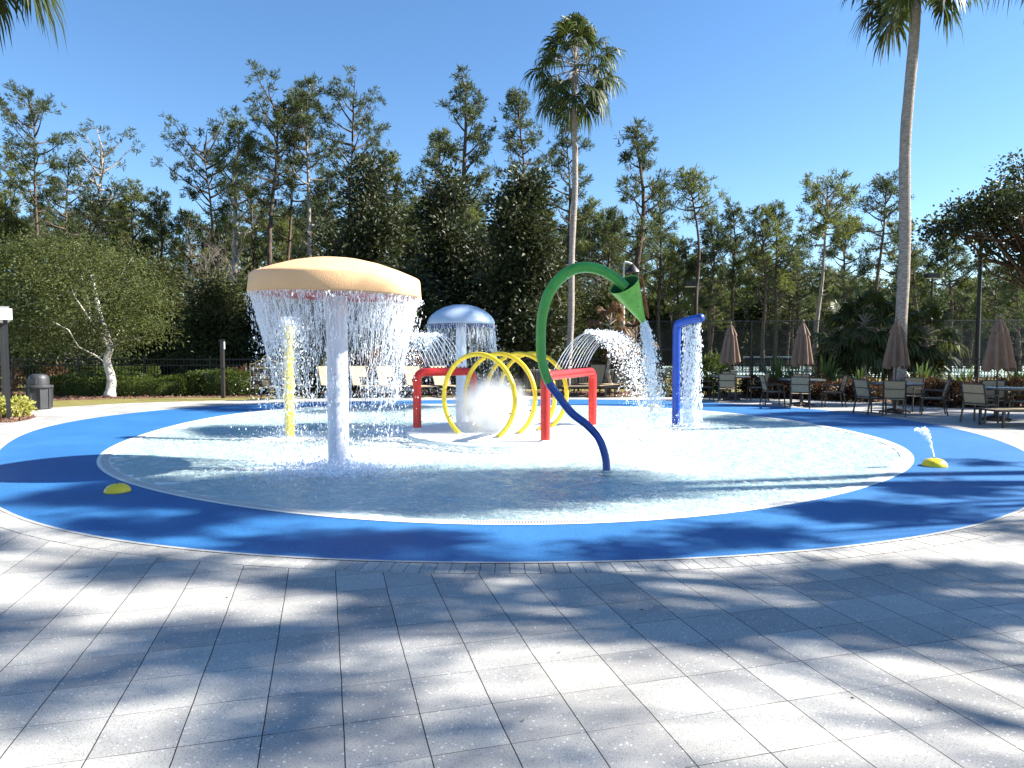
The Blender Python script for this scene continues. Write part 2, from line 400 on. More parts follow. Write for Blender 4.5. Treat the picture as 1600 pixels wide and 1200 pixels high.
def dup(root, loc, rz, label, group=None, scale=None):
    r = root.copy(); COL.objects.link(r); r.location = loc; r.rotation_euler = (0, 0, rz); r['label'] = label
    if group: r['group'] = group
    if scale is not None: r.scale = scale if hasattr(scale, '__len__') else (scale,)*3
    for ch in list(root.children):
        c = ch.copy(); COL.objects.link(c); c.parent = r
        for g in ch.children:
            d = g.copy(); COL.objects.link(d); d.parent = c
    return r
def struct(o): o['kind'] = 'structure'; return o
def stuff(o, label=None, cat=None): return tag(o, label, cat, kind='stuff')
def spline(pts, n=8):
    """Catmull-Rom through pts"""
    P = [np.array(p, float) for p in pts]; P = [2*P[0]-P[1]]+P+[2*P[-1]-P[-2]]; out = []
    for i in range(1, len(P)-2):
        for k in range(n):
            t = k/n
            out.append(.5*((2*P[i])+(-P[i-1]+P[i+1])*t+(2*P[i-1]-5*P[i]+4*P[i+1]-P[i+2])*t*t+(-P[i-1]+3*P[i]-3*P[i+1]+P[i+2])*t**3))
    out.append(P[-2]); return np.array(out)
# ------------------------------------------------------------------ pool outlines, measured on the ground
CX, CY = -.12, 12.8
def outline(pxs, extra=(), order=5):
    pts = [gp(*p) for p in pxs]+list(extra)
    th = np.array([atan2(y-CY, x-CX) for x, y in pts]); r = np.array([hypot(x-CX, y-CY) for x, y in pts])
    cols = [np.ones_like(th)]
    for k in range(1, order+1): cols += [np.cos(k*th), np.sin(k*th)]
    A = np.stack(cols, 1); co = np.linalg.solve(A.T@A+2e-4*np.diag([0]+[k**3 for k in range(1, order+1) for _ in (0, 1)]), A.T@r)
    def fn(t):
        o = co[0]+0*np.asarray(t, float)
        for k in range(1, order+1): o = o+co[2*k-1]*np.cos(k*t)+co[2*k]*np.sin(k*t)
        return o
    return fn
RI = outline([(147, 722), (1431, 728), (790, 822), (960, 635), (300, 779), (500, 808), (1200, 792), (1050, 639), (195, 690), (560, 633), (1250, 659), (400, 643), (1385, 690), (980, 818), (640, 817)])
RO = outline([(0, 706), (0, 797), (790, 879), (960, 625), (1598, 703), (1598, 790), (200, 646), (1300, 858), (300, 856), (1350, 648), (600, 875), (1000, 876), (700, 625), (420, 631), (1150, 631)])
TH = np.linspace(0, 2*pi, 360, endpoint=False)
def ringmesh(fa, fb, za, zb, th=TH, steps=1, zf=None):
    n = len(th); V = []; q = []
    for i in range(steps+1):
        t = i/steps; r = fa(th)*(1-t)+fb(th)*t; z = za*(1-t)+zb*t
        V.append(np.stack([CX+r*np.cos(th), CY+r*np.sin(th), np.full(n, z) if zf is None else zf(r, th)], 1))
    for i in range(steps):
        for k in range(n):
            k2 = (k+1) % n; q.append((i*n+k, (i+1)*n+k, (i+1)*n+k2, i*n+k2))
    return MB().add(np.concatenate(V), q)
def interp_outline(pts):
    th = np.array([atan2(y-CY, x-CX) for x, y in pts]); r = np.array([hypot(x-CX, y-CY) for x, y in pts]); o = np.argsort(th)
    th = th[o]; r = r[o]; th = np.concatenate([th-2*pi, th, th+2*pi]); r = np.tile(r, 3)
    return lambda t: np.interp(((np.asarray(t)+pi) % (2*pi))-pi, th, r)
deckpts = [gp(*p) for p in [(-60, 652), (20, 643), (70, 637.5), (200, 630), (400, 625), (560, 622), (760, 620), (1000, 620), (1100, 621.5), (1330, 627), (1470, 633), (1600, 643)]]
deckpts += [(15.5, 13), (17, 8), (17, 0), (12, -9), (0, -10), (-12, -9), (-19, 0), (-18, 8), (-16.5, 14)]
RD = interp_outline(deckpts)
f0 = lambda k: (lambda t: RO(t)+k)
struct(ringmesh(f0(.26), RD, 0, 0, steps=3).build("paved_deck", "terrazzo_paver"))
struct(ringmesh(lambda t: RD(t)-.05, lambda t: 0*t+900, -.05, -.05, steps=6).build("ground", "grass"))
edge = ringmesh(RD, lambda t: RD(t)+.001, 0.0, -.08); struct(edge.build("deck_edge", "concrete"))
struct(ringmesh(RI, f0(-.0), .004, .004, steps=3).build("rubber_surround", "blue_rubber"))
struct(ringmesh(f0(.0), f0(.035), .006, .006).build("pool_coping", "coping"))
# soldier course: radial blocks on a dark bed
struct(ringmesh(f0(.035), f0(.262), -.008, -.008).build("border_bed", "black_metal"))
m = MB(); rr = RO(0); tot = 2*pi*8.1; nb = 460
for i in range(nb):
    a0 = 2*pi*i/nb; a1 = 2*pi*(i+1)/nb-.0008
    ra, rb = RO(a0)+.038, RO(a0)+.255; z = .002+random.uniform(-.001, .001)
    V = [(CX+r*cos(t), CY+r*sin(t), zz) for zz in (-.008, z) for r, t in ((ra, a0), (ra, a1), (rb, a1), (rb, a0))]
    m.add(V, [(4, 7, 6, 5), (0, 1, 5, 4), (1, 2, 6, 5), (2, 3, 7, 6), (3, 0, 4, 7)])
struct(m.build("border_pavers", "terrazzo_border"))
# pool basin: beach entry that drops a few centimetres
struct(ringmesh(lambda t: 0*t+.02, RI, 0, 0, steps=14, zf=lambda r, th: .003-.10*np.clip(1-(r/RI(th))**3, 0, 1)).build("pool_floor", "pool_plaster"))
# gutter grating round the rim
m = MB(); ng_ = 1500
for i in range(ng_):
    a0 = 2*pi*i/ng_; a1 = a0+2*pi/ng_*.62
    ra, rb = float(RI(a0))-.15, float(RI(a0))-.045
    m.add([(CX+r*cos(t), CY+r*sin(t), .009) for r, t in ((ra, a0), (rb, a0), (rb, a1), (ra, a1))], [(0, 1, 2, 3)])
    m.add([(CX+r*cos(t), CY+r*sin(t), zz) for r, t, zz in ((ra, a0, .009), (ra, a1, .009), (ra, a1, -.004), (ra, a0, -.004))], [(0, 1, 2, 3)])
o = m.build("gutter_grating", "white_grate"); struct(o)
m = ringmesh(lambda t: RI(t)-.045, lambda t: RI(t)+.0, .009, .009); struct(m.build("pool_rim", "white_grate"))
m = ringmesh(lambda t: RI(t)-.17, lambda t: RI(t)-.15, .004, .009); struct(m.build("gutter_lip", "white_grate"))
m = ringmesh(lambda t: RI(t)-.15, lambda t: RI(t)-.045, .0045, .0045); struct(m.build("gutter_channel", "windscreen_grey"))
# water sheet with real ripples, foam where the features pour down
FE = {}  # feature positions
FE['mush'] = gp(528, 727); FE['mush2'] = gp(721, 660); FE['ypost'] = gp(453, 682); FE['shower'] = gp(1056, 663); FE['arc'] = gp(948, 734)
rng = np.random.default_rng(3)
nr, na = 250, 900
th = np.linspace(0, 2*pi, na, endpoint=False); rs = np.linspace(.02, 1, nr)
RR = rs[:, None]*(RI(th)-.165)[None, :]; X = CX+RR*np.cos(th); Y = CY+RR*np.sin(th)
Z = np.zeros_like(X); 
for k in range(26):
    an = rng.uniform(0, 2*pi); wl = rng.uniform(.15, .7); ph = rng.uniform(0, 2*pi)
    Z += .0034*wl**.7*np.sin((X*cos(an)+Y*sin(an))*2*pi/wl+ph+.8*np.sin(X*1.3+k)+.8*np.cos(Y*1.1+k))
foam = np.zeros_like(X)
for (fx, fy), s_, amp in ((FE['mush'], .9, 1.0), (FE['mush2'], .8, .8), (FE['ypost'], .55, .9), ((-1.9+.3*0, 13.2), .8, .7), ((2.35, 12.9), .6, .9), (FE['shower'], .5, .8), ((CX, CY), 2.2, .45), (((FE['arc'][0]+.7), FE['arc'][1]+.2), .5, .6)):
    d = np.hypot(X-fx, Y-fy); foam += amp*np.exp(-(d/s_)**2)
    Z += .006*amp*np.sin(d*2*pi/.28)*np.exp(-d/1.6)
edgef = np.clip((1-rs)*7, 0, 1)[:, None]
V = np.stack([X, Y, -.004-.004*edgef+Z*(.35+.65*edgef)], 2).reshape(-1, 3)
q = []
for i in range(nr-1):
    for k in range(na):
        k2 = (k+1) % na; q.append((i*na+k, (i+1)*na+k, (i+1)*na+k2, i*na+k2))
o = MB().add(V, q, ng=[list(range(na))]).build("water", "water", smooth=True, attr=("foam", np.clip(foam, 0, 1).ravel())); struct(o)
# central low stage
ISL = 1.83
m = MB().lathe([(ISL, -.1), (ISL, .02), (ISL-.03, .05), (0.02, .055)], 96, (CX, CY, 0)); o = m.build("island_platform", "pool_plaster", smooth=True, sharp=30)
tag(o, "low round white platform in the middle of the wading pool under the yellow hoops", "platform")
IZ = .05
exec_marker = 0
# ------------------------------------------------------------------ splash-pad features
def at(px, py, Y): x, z = xz(px, py, Y); return (x, Y, z)
# large orange mushroom
mx_, my_ = FE['mush']; my_ += .05
T = empty("mushroom_fountain", (mx_, my_, -.05), 0, "large orange mushroom fountain with a thick white stem, water pouring from its rim", "water feature")
prof = [(.0, .505), (.15, .502), (.35, .478), (.6, .425), (.85, .345), (1.0, .287), (1.07, .258), (1.095, .245), (1.108, .232), (1.114, .215), (1.135, .01), (1.13, .0), (1.11, -.012), (1.07, -.012)]
ctop = 2.30
o = MB().lathe(prof[::-1], 96, (0, 0, 0), cap=False).build("cap", "orange_shell", T, smooth=True, loc=(0, 0, ctop+.05)); o.rotation_euler = (0, radians(1.4), 0)
u = MB().lathe([(1.075, -.012), (1.04, .03), (.6, .05), (.14, .02), (.135, -.04)], 64, cap=False).build("underside", "dark_red", T, smooth=True, loc=(0, 0, ctop+.05)); u.rotation_euler = (0, radians(1.4), 0)
MB().lathe([(.20, 0), (.185, .03), (.15, .07), (.142, .12), (.138, ctop+.06)], 40, cap=True).build("stem", "white_lilac", T, smooth=True, sharp=50)
# small blue mushroom behind
bx, by = FE['mush2']
ztop = xz(721, 476, by)[1]; zr = xz(721, 505, by)[1]; rad = 52.5/F*by
T = empty("mushroom_fountain", (bx, by, -.05), 0, "smaller mushroom fountain with a glossy pale blue dome cap and slim white stem", "water feature")
hc = ztop-zr
prof = [(rad*r, hc*z) for r, z in [(0, 1), (.25, .98), (.5, .86), (.72, .66), (.88, .42), (.96, .22), (1.0, .05), (1.0, -.02), (.96, -.06)]]
MB().lathe(prof[::-1], 72, cap=False).build("cap", "blue_shell", T, smooth=True, loc=(0, 0, zr+.05))
m = MB()
for k in range(90):
    an = 2*pi*k/90; c_, s_ = cos(an), sin(an)
    m.bar((rad*.955*c_, rad*.955*s_, zr+.03), (rad*.94*c_, rad*.94*s_, zr-.05), .022, .012)
m.lathe([(rad*.95, zr+.05), (rad*.9, zr+.08), (.1, zr+.1)], 48, cap=False)
m.build("underside", "navy", T)
MB().lathe([(.15, 0), (.115, .05), (.112, zr+.16)], 32).build("stem", "white_blue", T, smooth=True, sharp=50)
# yellow spray post
yx, yy = FE['ypost']; yt = xz(453, 503, yy)[1]
T = empty("spray_post", (yx, yy, -.05), 0, "straight yellow spray post standing left of the thick white stem", "water feature")
MB().lathe([(.085, 0), (.08, .01), (.078, yt), (.072, yt+.04), (.04, yt+.055)], 28).build("pole", "yellow", T, smooth=True, sharp=40)
for k in range(8):
    an = 2*pi*k/8; MB().tube([(.06*cos(an), .06*sin(an), yt+.0), (.10*cos(an), .10*sin(an), yt+.01)], .012, 8).build("nozzle", "dark_bronze", T)
# blue shower
sx, sy = FE['shower']; st_ = xz(1056, 506, sy)[1]
T = empty("shower_post", (sx, sy, -.05), 0, "tall blue shower post with a short bent arm pouring a sheet of water", "water feature")
zt = st_+.05
pts = spline([(0, 0, 0), (0, 0, zt*.5), (0, 0, zt-.12), (.05, -.05, zt+.0), (.2, -.25, zt+.065), (.36, -.46, zt+.10)], 8)
MB().tube(pts, .083, 20).build("pole", "royal_blue", T, smooth=True, sharp=40)
d_ = np.array(pts[-1])-np.array(pts[-2]); d_ /= np.linalg.norm(d_)
MB().tube([pts[-1]-d_*.03, pts[-1]+d_*.02, pts[-1]+d_*.05, pts[-1]+d_*.07], [.086, .09, .075, .03], 20).build("end_cap", "navy", T, smooth=True, sharp=50)
# spray arches
def arch(px0, py0, px1, Y1, top, label):
    x0, y0 = gp(px0, py0, IZ); x1 = xz(px1, 600, Y1)[0]; y1 = Y1
    T = empty("spray_arch", (x0, y0, IZ), 0, label, "water feature", "red spray arches on the low stage")
    dx, dy = x1-x0, y1-y0; L = hypot(dx, dy); ux, uy = dx/L, dy/L; h = top-IZ; r = .16
    p = [(0, 0, 0), (0, 0, h-r)]
    for k in range(1, 8): t = k/8*pi/2; p.append((ux*r*(1-cos(t)), uy*r*(1-cos(t)), h-r+r*sin(t)))
    p += [(ux*r, uy*r, h), (ux*(L-r), uy*(L-r), h)]
    for k in range(1, 8): t = k/8*pi/2; p.append((ux*(L-r+r*sin(t)), uy*(L-r+r*sin(t)), h-r+r*cos(t)))
    p += [(dx, dy, h-r), (dx, dy, 0)]
    MB().tube(p, .08, 22).build("pipe", "red", T, smooth=True, sharp=50)
    for q in ((0, 0), (dx, dy)):
        MB().lathe([(.125, 0), (.12, .015), (.085, .03)], 24, (q[0], q[1], 0)).build("flange", "white_grate", T, smooth=True, sharp=40)
    noz = []
    n = 11
    for k in range(n):
        t = .16+.68*k/(n-1); q = (dx*t, dy*t, h+.07); MB().lathe([(.014, 0), (.014, .022), (.008, .03)], 8, q).build('nozzle', 'dark_bronze', T); noz.append((x0+q[0], y0+q[1], IZ+h+.1))
    return noz
NZL = arch(652, 670, 739, 13.7, 1.13, "red spray arch left of the yellow hoops, its jets bending to the left")
NZR = arch(852, 690, 926, 13.6, 1.13, "red spray arch right of the yellow hoops, its jets bending to the right")
# hoops
th0 = radians(34); hoops = []
for i in range(4):
    px = [747, 780, 812, 832][i]; Yc = 12.1+.52*i
    xc = (px-800)/F*Yc; Rh = .775; zc = .66
    hoops.append((xc, Yc))
    T = empty("water_hoop", (xc, Yc, IZ), 0, ["nearest yellow hoop of the tunnel, standing closest to the camera and farthest left", "second yellow hoop of the tunnel, behind the nearest one", "third yellow hoop of the tunnel, partly hidden by the green pipe", "rearmost yellow hoop of the tunnel, standing farthest right"][i], "hoop", "yellow hoops forming a tunnel")
    a0 = -math.asin(zc/Rh); p = []
    for k in range(61):
        t = a0+(pi-2*a0)*k/60; p.append((cos(th0)*Rh*cos(t), -sin(th0)*Rh*cos(t), zc+Rh*sin(t)))
    MB().tube(p, .041, 14).build("ring_pipe", "yellow", T, smooth=True)
    for q in (p[0], p[-1]): MB().lathe([(.075, -.0), (.07, .014), (.042, .025)], 20, (q[0], q[1], 0)).build("flange", "white_grate", T, smooth=True, sharp=40)
    for k in (8, 17, 27, 36, 46, 54):
        t = a0+(pi-2*a0)*k/60; r = Rh-.045
        MB().tube([(cos(th0)*r*cos(t), -sin(th0)*r*cos(t), zc+r*sin(t)), (cos(th0)*(r-.03)*cos(t), -sin(th0)*(r-.03)*cos(t), zc+(r-.03)*sin(t))], .012, 8).build("nozzle", "dark_bronze", T)
# green and blue horn
ax_, ay_ = FE['arc']; T = empty("horn_fountain", (ax_, ay_, -.04), 0, "tall curling pipe, blue below and green above, tipping water from a green cone", "water feature")
path = [(948, 736), (946, 715), (936, 686), (917, 664), (893, 645), (872, 618), (858, 598), (847, 565), (845, 530), (847, 495), (856, 462), (873, 437), (896, 421), (922, 418), (948, 426), (968, 440), (979, 450)]
P3 = []
for i, (px, py) in enumerate(path):
    Yk = ay_+.12*sin(i/16*pi)+(i/16)*.1; x, z = xz(px, py, Yk); P3.append((x-ax_, Yk-ay_, z+.04))
P3[0] = (0, 0, 0)
sp = spline(P3, 8); isp = 6*8
def rads(n0, n1): return [np.interp(k/len(sp), [0, .3, .42, .7, 1], [.050, .055, .060, .072, .062]) for k in range(n0, n1)]
MB().tube(sp[:isp+1], rads(0, isp+1), 22).build("lower_pipe", "navy", T, smooth=True, sharp=50)
MB().tube(sp[isp:], [r+.003 for r in rads(isp, len(sp))], 22).build("upper_pipe", "green", T, smooth=True, sharp=50)
MB().lathe([(.085, 0), (.08, .02), (.052, .035)], 24).build("flange", "white_grate", T, smooth=True, sharp=40)
Ym = ay_+.1; mc = np.array(at(975, 444, Ym)); tp_ = np.array(at(1004, 500, Ym+.24)); axd = tp_-mc; Lc = np.linalg.norm(axd); axd /= Lc
mc = mc-np.array((ax_, ay_, -.04)); 
e1 = np.cross(axd, (0, 1, 0)); e1 /= np.linalg.norm(e1); e2 = np.cross(axd, e1)
# the mouth is tipped towards the camera
def cone(r0, r1, L0, L1, mat, name, par, thick=.008, tilt=0, a0=0, a1=2*pi, n=40):
    V = []; 
    for (rr_, ll, tl) in ((r0, L0, tilt), (r1, L1, 0), (r1-thick, L1, 0), (r0-thick, L0, tilt)):
        for k in range(n+1):
            t = a0+(a1-a0)*k/n; V.append(mc+axd*(ll+tl*sin(t)*(1 if e2[1] < 0 else -1))+(e1*cos(t)+e2*sin(t))*rr_)
    q = []
    for i in range(4):
        for k in range(n): i2 = (i+1) % 4; q.append((i*(n+1)+k, i*(n+1)+k+1, i2*(n+1)+k+1, i2*(n+1)+k))
    return MB().add(V, q).build(name, mat, par, smooth=True, sharp=40)
cone(.205, .035, .0, Lc+.02, "light_green", "cone", T)
cone(.195, .03, .012, Lc, "green_inside", "cone_lining", T, thick=.004)
m = MB()
for k in range(17):
    t = k/17; rr_ = .21*(1-t)+.04*t; c0 = mc+axd*(.03+t*(Lc-.03)); side = e1 if (e1[0] > 0) else -e1
    q = c0+side*rr_+np.array((.004, -.02, 0)); m.tube([q, q+np.array((.034, -.02, .016)), q+np.array((.040, -.01, -.026))], [.008, .016, .008], 6)
    q = q+np.array((.03, 0, -.01)); m.tube([q, q+np.array((.014, -.01, -.018))], .008, 6)
m.build("chain", "rust", T)
# ground domes
def dome(px, py, r, label, ang, jet=True):
    x, y = gp(px, py); y += r*.8
    T = empty("ground_nozzle", (x, y, .004), ang, label, "ground nozzle", "yellow domes on the blue surround")
    pr = [(r, 0), (r*1.0, .012), (r*.93, r*.28), (r*.78, r*.46), (r*.55, r*.6), (r*.28, r*.67), (0.01, r*.69)]
    MB().lathe(pr, 36).build("dome", "yellow", T, smooth=True)
    m = MB()
    m.tube([(0, 0, r*.66), (-.01, 0, r*.73)], .014, 10); m.build("nozzle", "dark_bronze", T)
    return x, y
dome(175, 772, .135, "yellow dome nozzle on the blue surround at the left, without a jet", .3)
DR = dome(1469, 731, .155, "yellow dome nozzle on the blue surround at the right, squirting a thin jet", 0)
DF = dome(1023, 637, .14, "small far dome nozzle on the blue surround under the green cone's spray", 0)
# ------------------------------------------------------------------ water in the air
rg = np.random.default_rng(11)
G = 9.8
def ribbon(m, P, W):
    """thin flat strand of water along P"""
    P = np.asarray(P); T_ = np.gradient(P, axis=0); T_ /= np.maximum(np.linalg.norm(T_, axis=1), 1e-9)[:, None]
    n = len(P); V = []
    for k in range(3):
        a_ = 2*pi*k/3; nrm = np.stack([np.full(n, cos(a_)), np.full(n, sin(a_)), np.zeros(n)], 1)
        V.append(P+nrm*np.asarray(W)[:, None]*.5)
    V = np.stack(V, 1).reshape(-1, 3); q = []
    for i in range(n-1):
        for k in range(3): k2 = (k+1) % 3; q.append((i*3+k, i*3+k2, i*3+3+k2, i*3+3+k))
    m.add(V, q)
def curtain(cx, cy, zrim, R, zbot, n_str, n_drop, inward, label, wmul=1.0, tilt=0.0, name="water_curtain", ztear=.9):
    m = MB(); 
    def rad_at(z): t = (zrim-z)/max(zrim-zbot, .1); return R-inward*np.minimum(t*1.5, 1.0)**.9
    for k in range(n_str):
        an = rg.uniform(0, 2*pi); z0 = zrim-abs(rg.normal(0, .28)) if rg.random() < .65 else zrim-rg.uniform(0, ztear*1.4)
        L = rg.uniform(.05, .30)*(1 if rg.random() < .85 else 2.0); n = 6; z = z0-np.linspace(0, L, n)
        da = np.cumsum(rg.normal(0, .012, n)); aa = an+da; r = rad_at(z)+np.cumsum(rg.normal(0, .006, n))
        rs_ = r; P = np.stack([cx+rs_*np.cos(aa), cy+rs_*np.sin(aa), z-tilt*rs_*np.cos(aa)], 1)
        Wd = rg.uniform(.004, .011)*wmul*np.sin(np.linspace(.25, pi-.15, n)); ribbon(m, P, Wd)
    an = rg.uniform(0, 2*pi, n_drop); u = rg.random(n_drop); z = zrim-(zrim-zbot)*u**1.75
    spread = .02+.16*u
    r = rad_at(z)+rg.normal(0, 1, n_drop)*spread; 
    # drops gather in clots as the sheet tears
    clot = np.sin(an*13+2*np.sin(z*6+an*3))+np.sin(an*29+z*9); keep = (clot > -.6+rg.random(n_drop)*.8) | (u < .15); an, z, r = an[keep], z[keep], r[keep]
    P = np.stack([cx+r*np.cos(an), cy+r*np.sin(an), z-tilt*r*np.cos(an)], 1)
    sz = rg.gamma(1.5, .0016, len(P))*wmul+.0016
    m.octa(P, sz, rg.uniform(1.2, 4.2, len(P)))
    stuff(m.build(name, "water_drops"), label, "water")
curtain(mx_, my_, 2.29, 1.09, 0.0, 1900, 17000, .34, "curtain of white water falling from the rim of the large orange mushroom", 1.0, .024)
def film(cx, cy, zr_, R, inward, dz, tilt, fade, name, label):
    n, k_ = 180, 16; V = []; fd = []
    for i in range(k_+1):
        t = i/k_; z = zr_-dz*t; r0 = R-inward*t**.9
        for k in range(n):
            a_ = 2*pi*k/n; r = r0+.012*sin(a_*17+t*5)*t+.02*sin(a_*7+t*9)*t; V.append((cx+r*cos(a_), cy+r*sin(a_), z-tilt*r*cos(a_))); fd.append(fade*(1-t)**.8*(.75+.25*sin(a_*5)))
    q = [(i*n+k, i*n+(k+1) % n, (i+1)*n+(k+1) % n, (i+1)*n+k) for i in range(k_) for k in range(n)]
    stuff(MB().add(V, q).build(name, "water_film", smooth=True, attr=("fade", fd)), label, "water")
film(mx_, my_, 2.29, 1.10, .24, .85, .024, 1.0, "water_film", "thin translucent sheet of water hanging from the orange mushroom's rim")
curtain(bx, by, zr-.03, rad*.97, .55, 520, 3800, -.10, "fine curtain of water around the small blue mushroom", .9, 0, ztear=.6)
film(bx, by, zr-.03, rad*.97, -.05, .6, 0, .5, "water_film", "thin translucent sheet of water below the small blue mushroom")
# splash foam at the foot of the thick stem
m = MB(); n = 5200; r = np.abs(rg.normal(0, .55, n)); an = rg.uniform(0, 2*pi, n); z = np.abs(rg.normal(0, .06, n))*np.exp(-r*.9)+.0
m.octa(np.stack([mx_+.1+r*np.cos(an)*1.25, my_+r*np.sin(an), z], 1), rg.gamma(2, .0026, n)+.002, rg.uniform(.8, 1.8, n))
stuff(m.build("splash", "water_drops"), "splashing drops around the foot of the thick white stem", "water")
# yellow post: spray bursting from its head and running down
m = MB(); n = 3800; s = rg.random(n)
vx = rg.normal(0, .55, n); vy = rg.normal(0, .55, n); vz = rg.uniform(-.2, 1.6, n); t = rg.random(n)**1.2*.75
P = np.stack([yx+vx*t+.05*rg.normal(0, 1, n), yy+vy*t+.05*rg.normal(0, 1, n), yt-.03+vz*t-.5*G*t*t], 1); P = P[P[:, 2] > 0]
m.octa(P, rg.gamma(2, .0022, len(P))+.002, rg.uniform(1, 2.2, len(P)))
n = 1100; an = rg.uniform(0, 2*pi, n); r = .08+np.abs(rg.normal(0, .025, n)); z = rg.random(n)*yt
m.octa(np.stack([yx+r*np.cos(an), yy+r*np.sin(an), z], 1), rg.gamma(2, .0018, n)+.002, 1.6)
stuff(m.build("water_spray", "water_drops"), "spray bursting from the top of the yellow post", "water")
# arch jets
def jets(noz, vx0, vz0, label, sgn):
    m = MB()
    for k, q in enumerate(noz):
        for j in range(2):
            vx = sgn*(vx0+rg.normal(0, .05)); vz = vz0+rg.normal(0, .07); vy = rg.normal(0, .12); brk = .42+rg.normal(0, .04)
            t = np.linspace(0, brk, 16); P = np.stack([q[0]+vx*t, q[1]+vy*t, q[2]+vz*t-.5*G*t*t], 1)
            P += rg.normal(0, .0025, P.shape)*np.linspace(0, 1, 16)[:, None]
            ribbon(m, P, np.linspace(.016, .010, 16)*(1 if j == 0 else .6))
        n = 400; t = rg.uniform(.30, .98, n)**.9; sp_ = (t-.2)*.16
        P = np.stack([q[0]+sgn*vx0*t*(1+.0*t)+rg.normal(0, 1, n)*sp_, q[1]+rg.normal(0, 1, n)*sp_, q[2]+vz0*t-.5*G*t*t+rg.normal(0, 1, n)*sp_*.8], 1); P = P[P[:, 2] > 0.0]
        m.octa(P, rg.gamma(1.7, .0023, len(P))+.0022, rg.uniform(1, 2.0, len(P)))
    stuff(m.build("water_jets", "water_drops"), label, "water")
jets(NZR, 1.55, 3.55, "row of white jets arching right from the right red arch", 1)
jets(NZL, 1.30, 3.50, "row of white jets arching left from the left red arch", -1)
# cone outflow
tipw = mc+np.array((ax_, ay_, -.04))+axd*Lc
m = MB(); n = 6500; t = rg.random(n)**.8*.66; vx, vz = .42, -.9
d = rg.normal(0, 1, (n, 3)); sp_ = (.014+.16*t)[:, None]
P = np.stack([tipw[0]+vx*t, tipw[1]+.0*t, tipw[2]+vz*t-.5*G*t*t], 1)+d*sp_*np.array((1, 1, .8)); P = P[P[:, 2] > 0]
m.octa(P, rg.gamma(1.7, .0019, len(P))+.0018, rg.uniform(1, 3.0, len(P)))
for k in range(90):
    a_, b_ = rg.normal(0, .16), rg.normal(0, .16); t = np.linspace(.0, rg.uniform(.1, .3), 7)
    P = np.stack([tipw[0]+(vx+a_)*t+rg.normal(0, .008), tipw[1]+b_*t, tipw[2]+(vz+rg.normal(0, .15))*t-.5*G*t*t], 1); ribbon(m, P, np.linspace(.010, .004, 7))
stuff(m.build("water_spray", "water_drops"), "widening white spray falling from the tip of the green cone", "water")
# shower sheet
m = MB(); n = 5200; u = rg.random(n); e0 = np.array(pts[-22])+np.array((sx, sy, -.05)); e1_ = np.array(pts[-1])+np.array((sx, sy, -.05))
# water leaves the arm's underside
sA = np.array((sx+.10, sy-.12, zt-.12)); sB = np.array((sx+.36, sy-.46, zt-.04))
base = sA[None]*(1-u)[:, None]+sB[None]*u[:, None]; fall = rg.random(n)**.9
P = base.copy(); P[:, 2] = base[:, 2]*(1-fall); P[:, 0] += rg.normal(0, .018, n)*(1+fall*2.2); P[:, 1] += rg.normal(0, .03, n)*(1+fall)
m.octa(P, rg.gamma(1.8, .0022, n)+.002, rg.uniform(1.5, 4.5, n))
stuff(m.build("water_spray", "water_drops"), "dense sheet of drops falling from the blue shower post", "water")
# side jet of the right dome
m = MB(); t = np.linspace(0, .12, 10); q = (DR[0], DR[1], .11)
vx, vy, vz = -.62, .1, 2.7
ribbon(m, np.stack([q[0]+vx*t, q[1]+vy*t, q[2]+vz*t-.5*G*t*t], 1), np.full(10, .016))
n = 260; t = rg.uniform(.07, .30, n); sp_ = (t*.09)[:, None]
m.octa(np.stack([q[0]+vx*t, q[1]+vy*t, q[2]+vz*t-.5*G*t*t], 1)+rg.normal(0, 1, (n, 3))*sp_, rg.gamma(2, .0028, n)+.003, 1.5)
stuff(m.build("water_jet", "water_drops"), "thin jet leaning left from the yellow dome at the right", "water")
# geyser and mist inside the hoops
gx, gy = xz(770, 640, 12.9)[0], 12.9
m = MB(); n = 2200; r = np.abs(rg.normal(0, .36, n)); an = rg.uniform(0, 2*pi, n)
m.octa(np.stack([gx+r*np.cos(an), gy+r*np.sin(an)*.7, IZ+np.abs(rg.normal(0, .5, n))*np.exp(-r*.5)], 1), rg.gamma(2, .0026, n)+.002, 1.3)
stuff(m.build("splash", "water_drops"), "bubbling burst of drops inside the tunnel of yellow hoops", "water")
s = MB().lathe([(.01, -1)]+[(cos(t), sin(t)) for t in np.linspace(-1.5, 1.5, 24)]+[(.01, 1)], 32)
o = s.build("mist", "mist", loc=(gx, gy, .38)); o.scale = (.98, .72, .88); stuff(o, "bright cloud of mist glowing inside the tunnel of yellow hoops", "mist")
# small stray splashes on the surround beyond the cone
m = MB(); n = 1500; r = np.abs(rg.normal(0, .5, n)); an = rg.uniform(0, 2*pi, n)
m.octa(np.stack([2.55+r*np.cos(an), 13.4+r*np.sin(an), np.abs(rg.normal(0, .10, n))], 1), rg.gamma(2, .0028, n)+.002, 1.2)
stuff(m.build("splash", "water_drops"), "scattered splash where the right arch's jets land on the pool", "water")
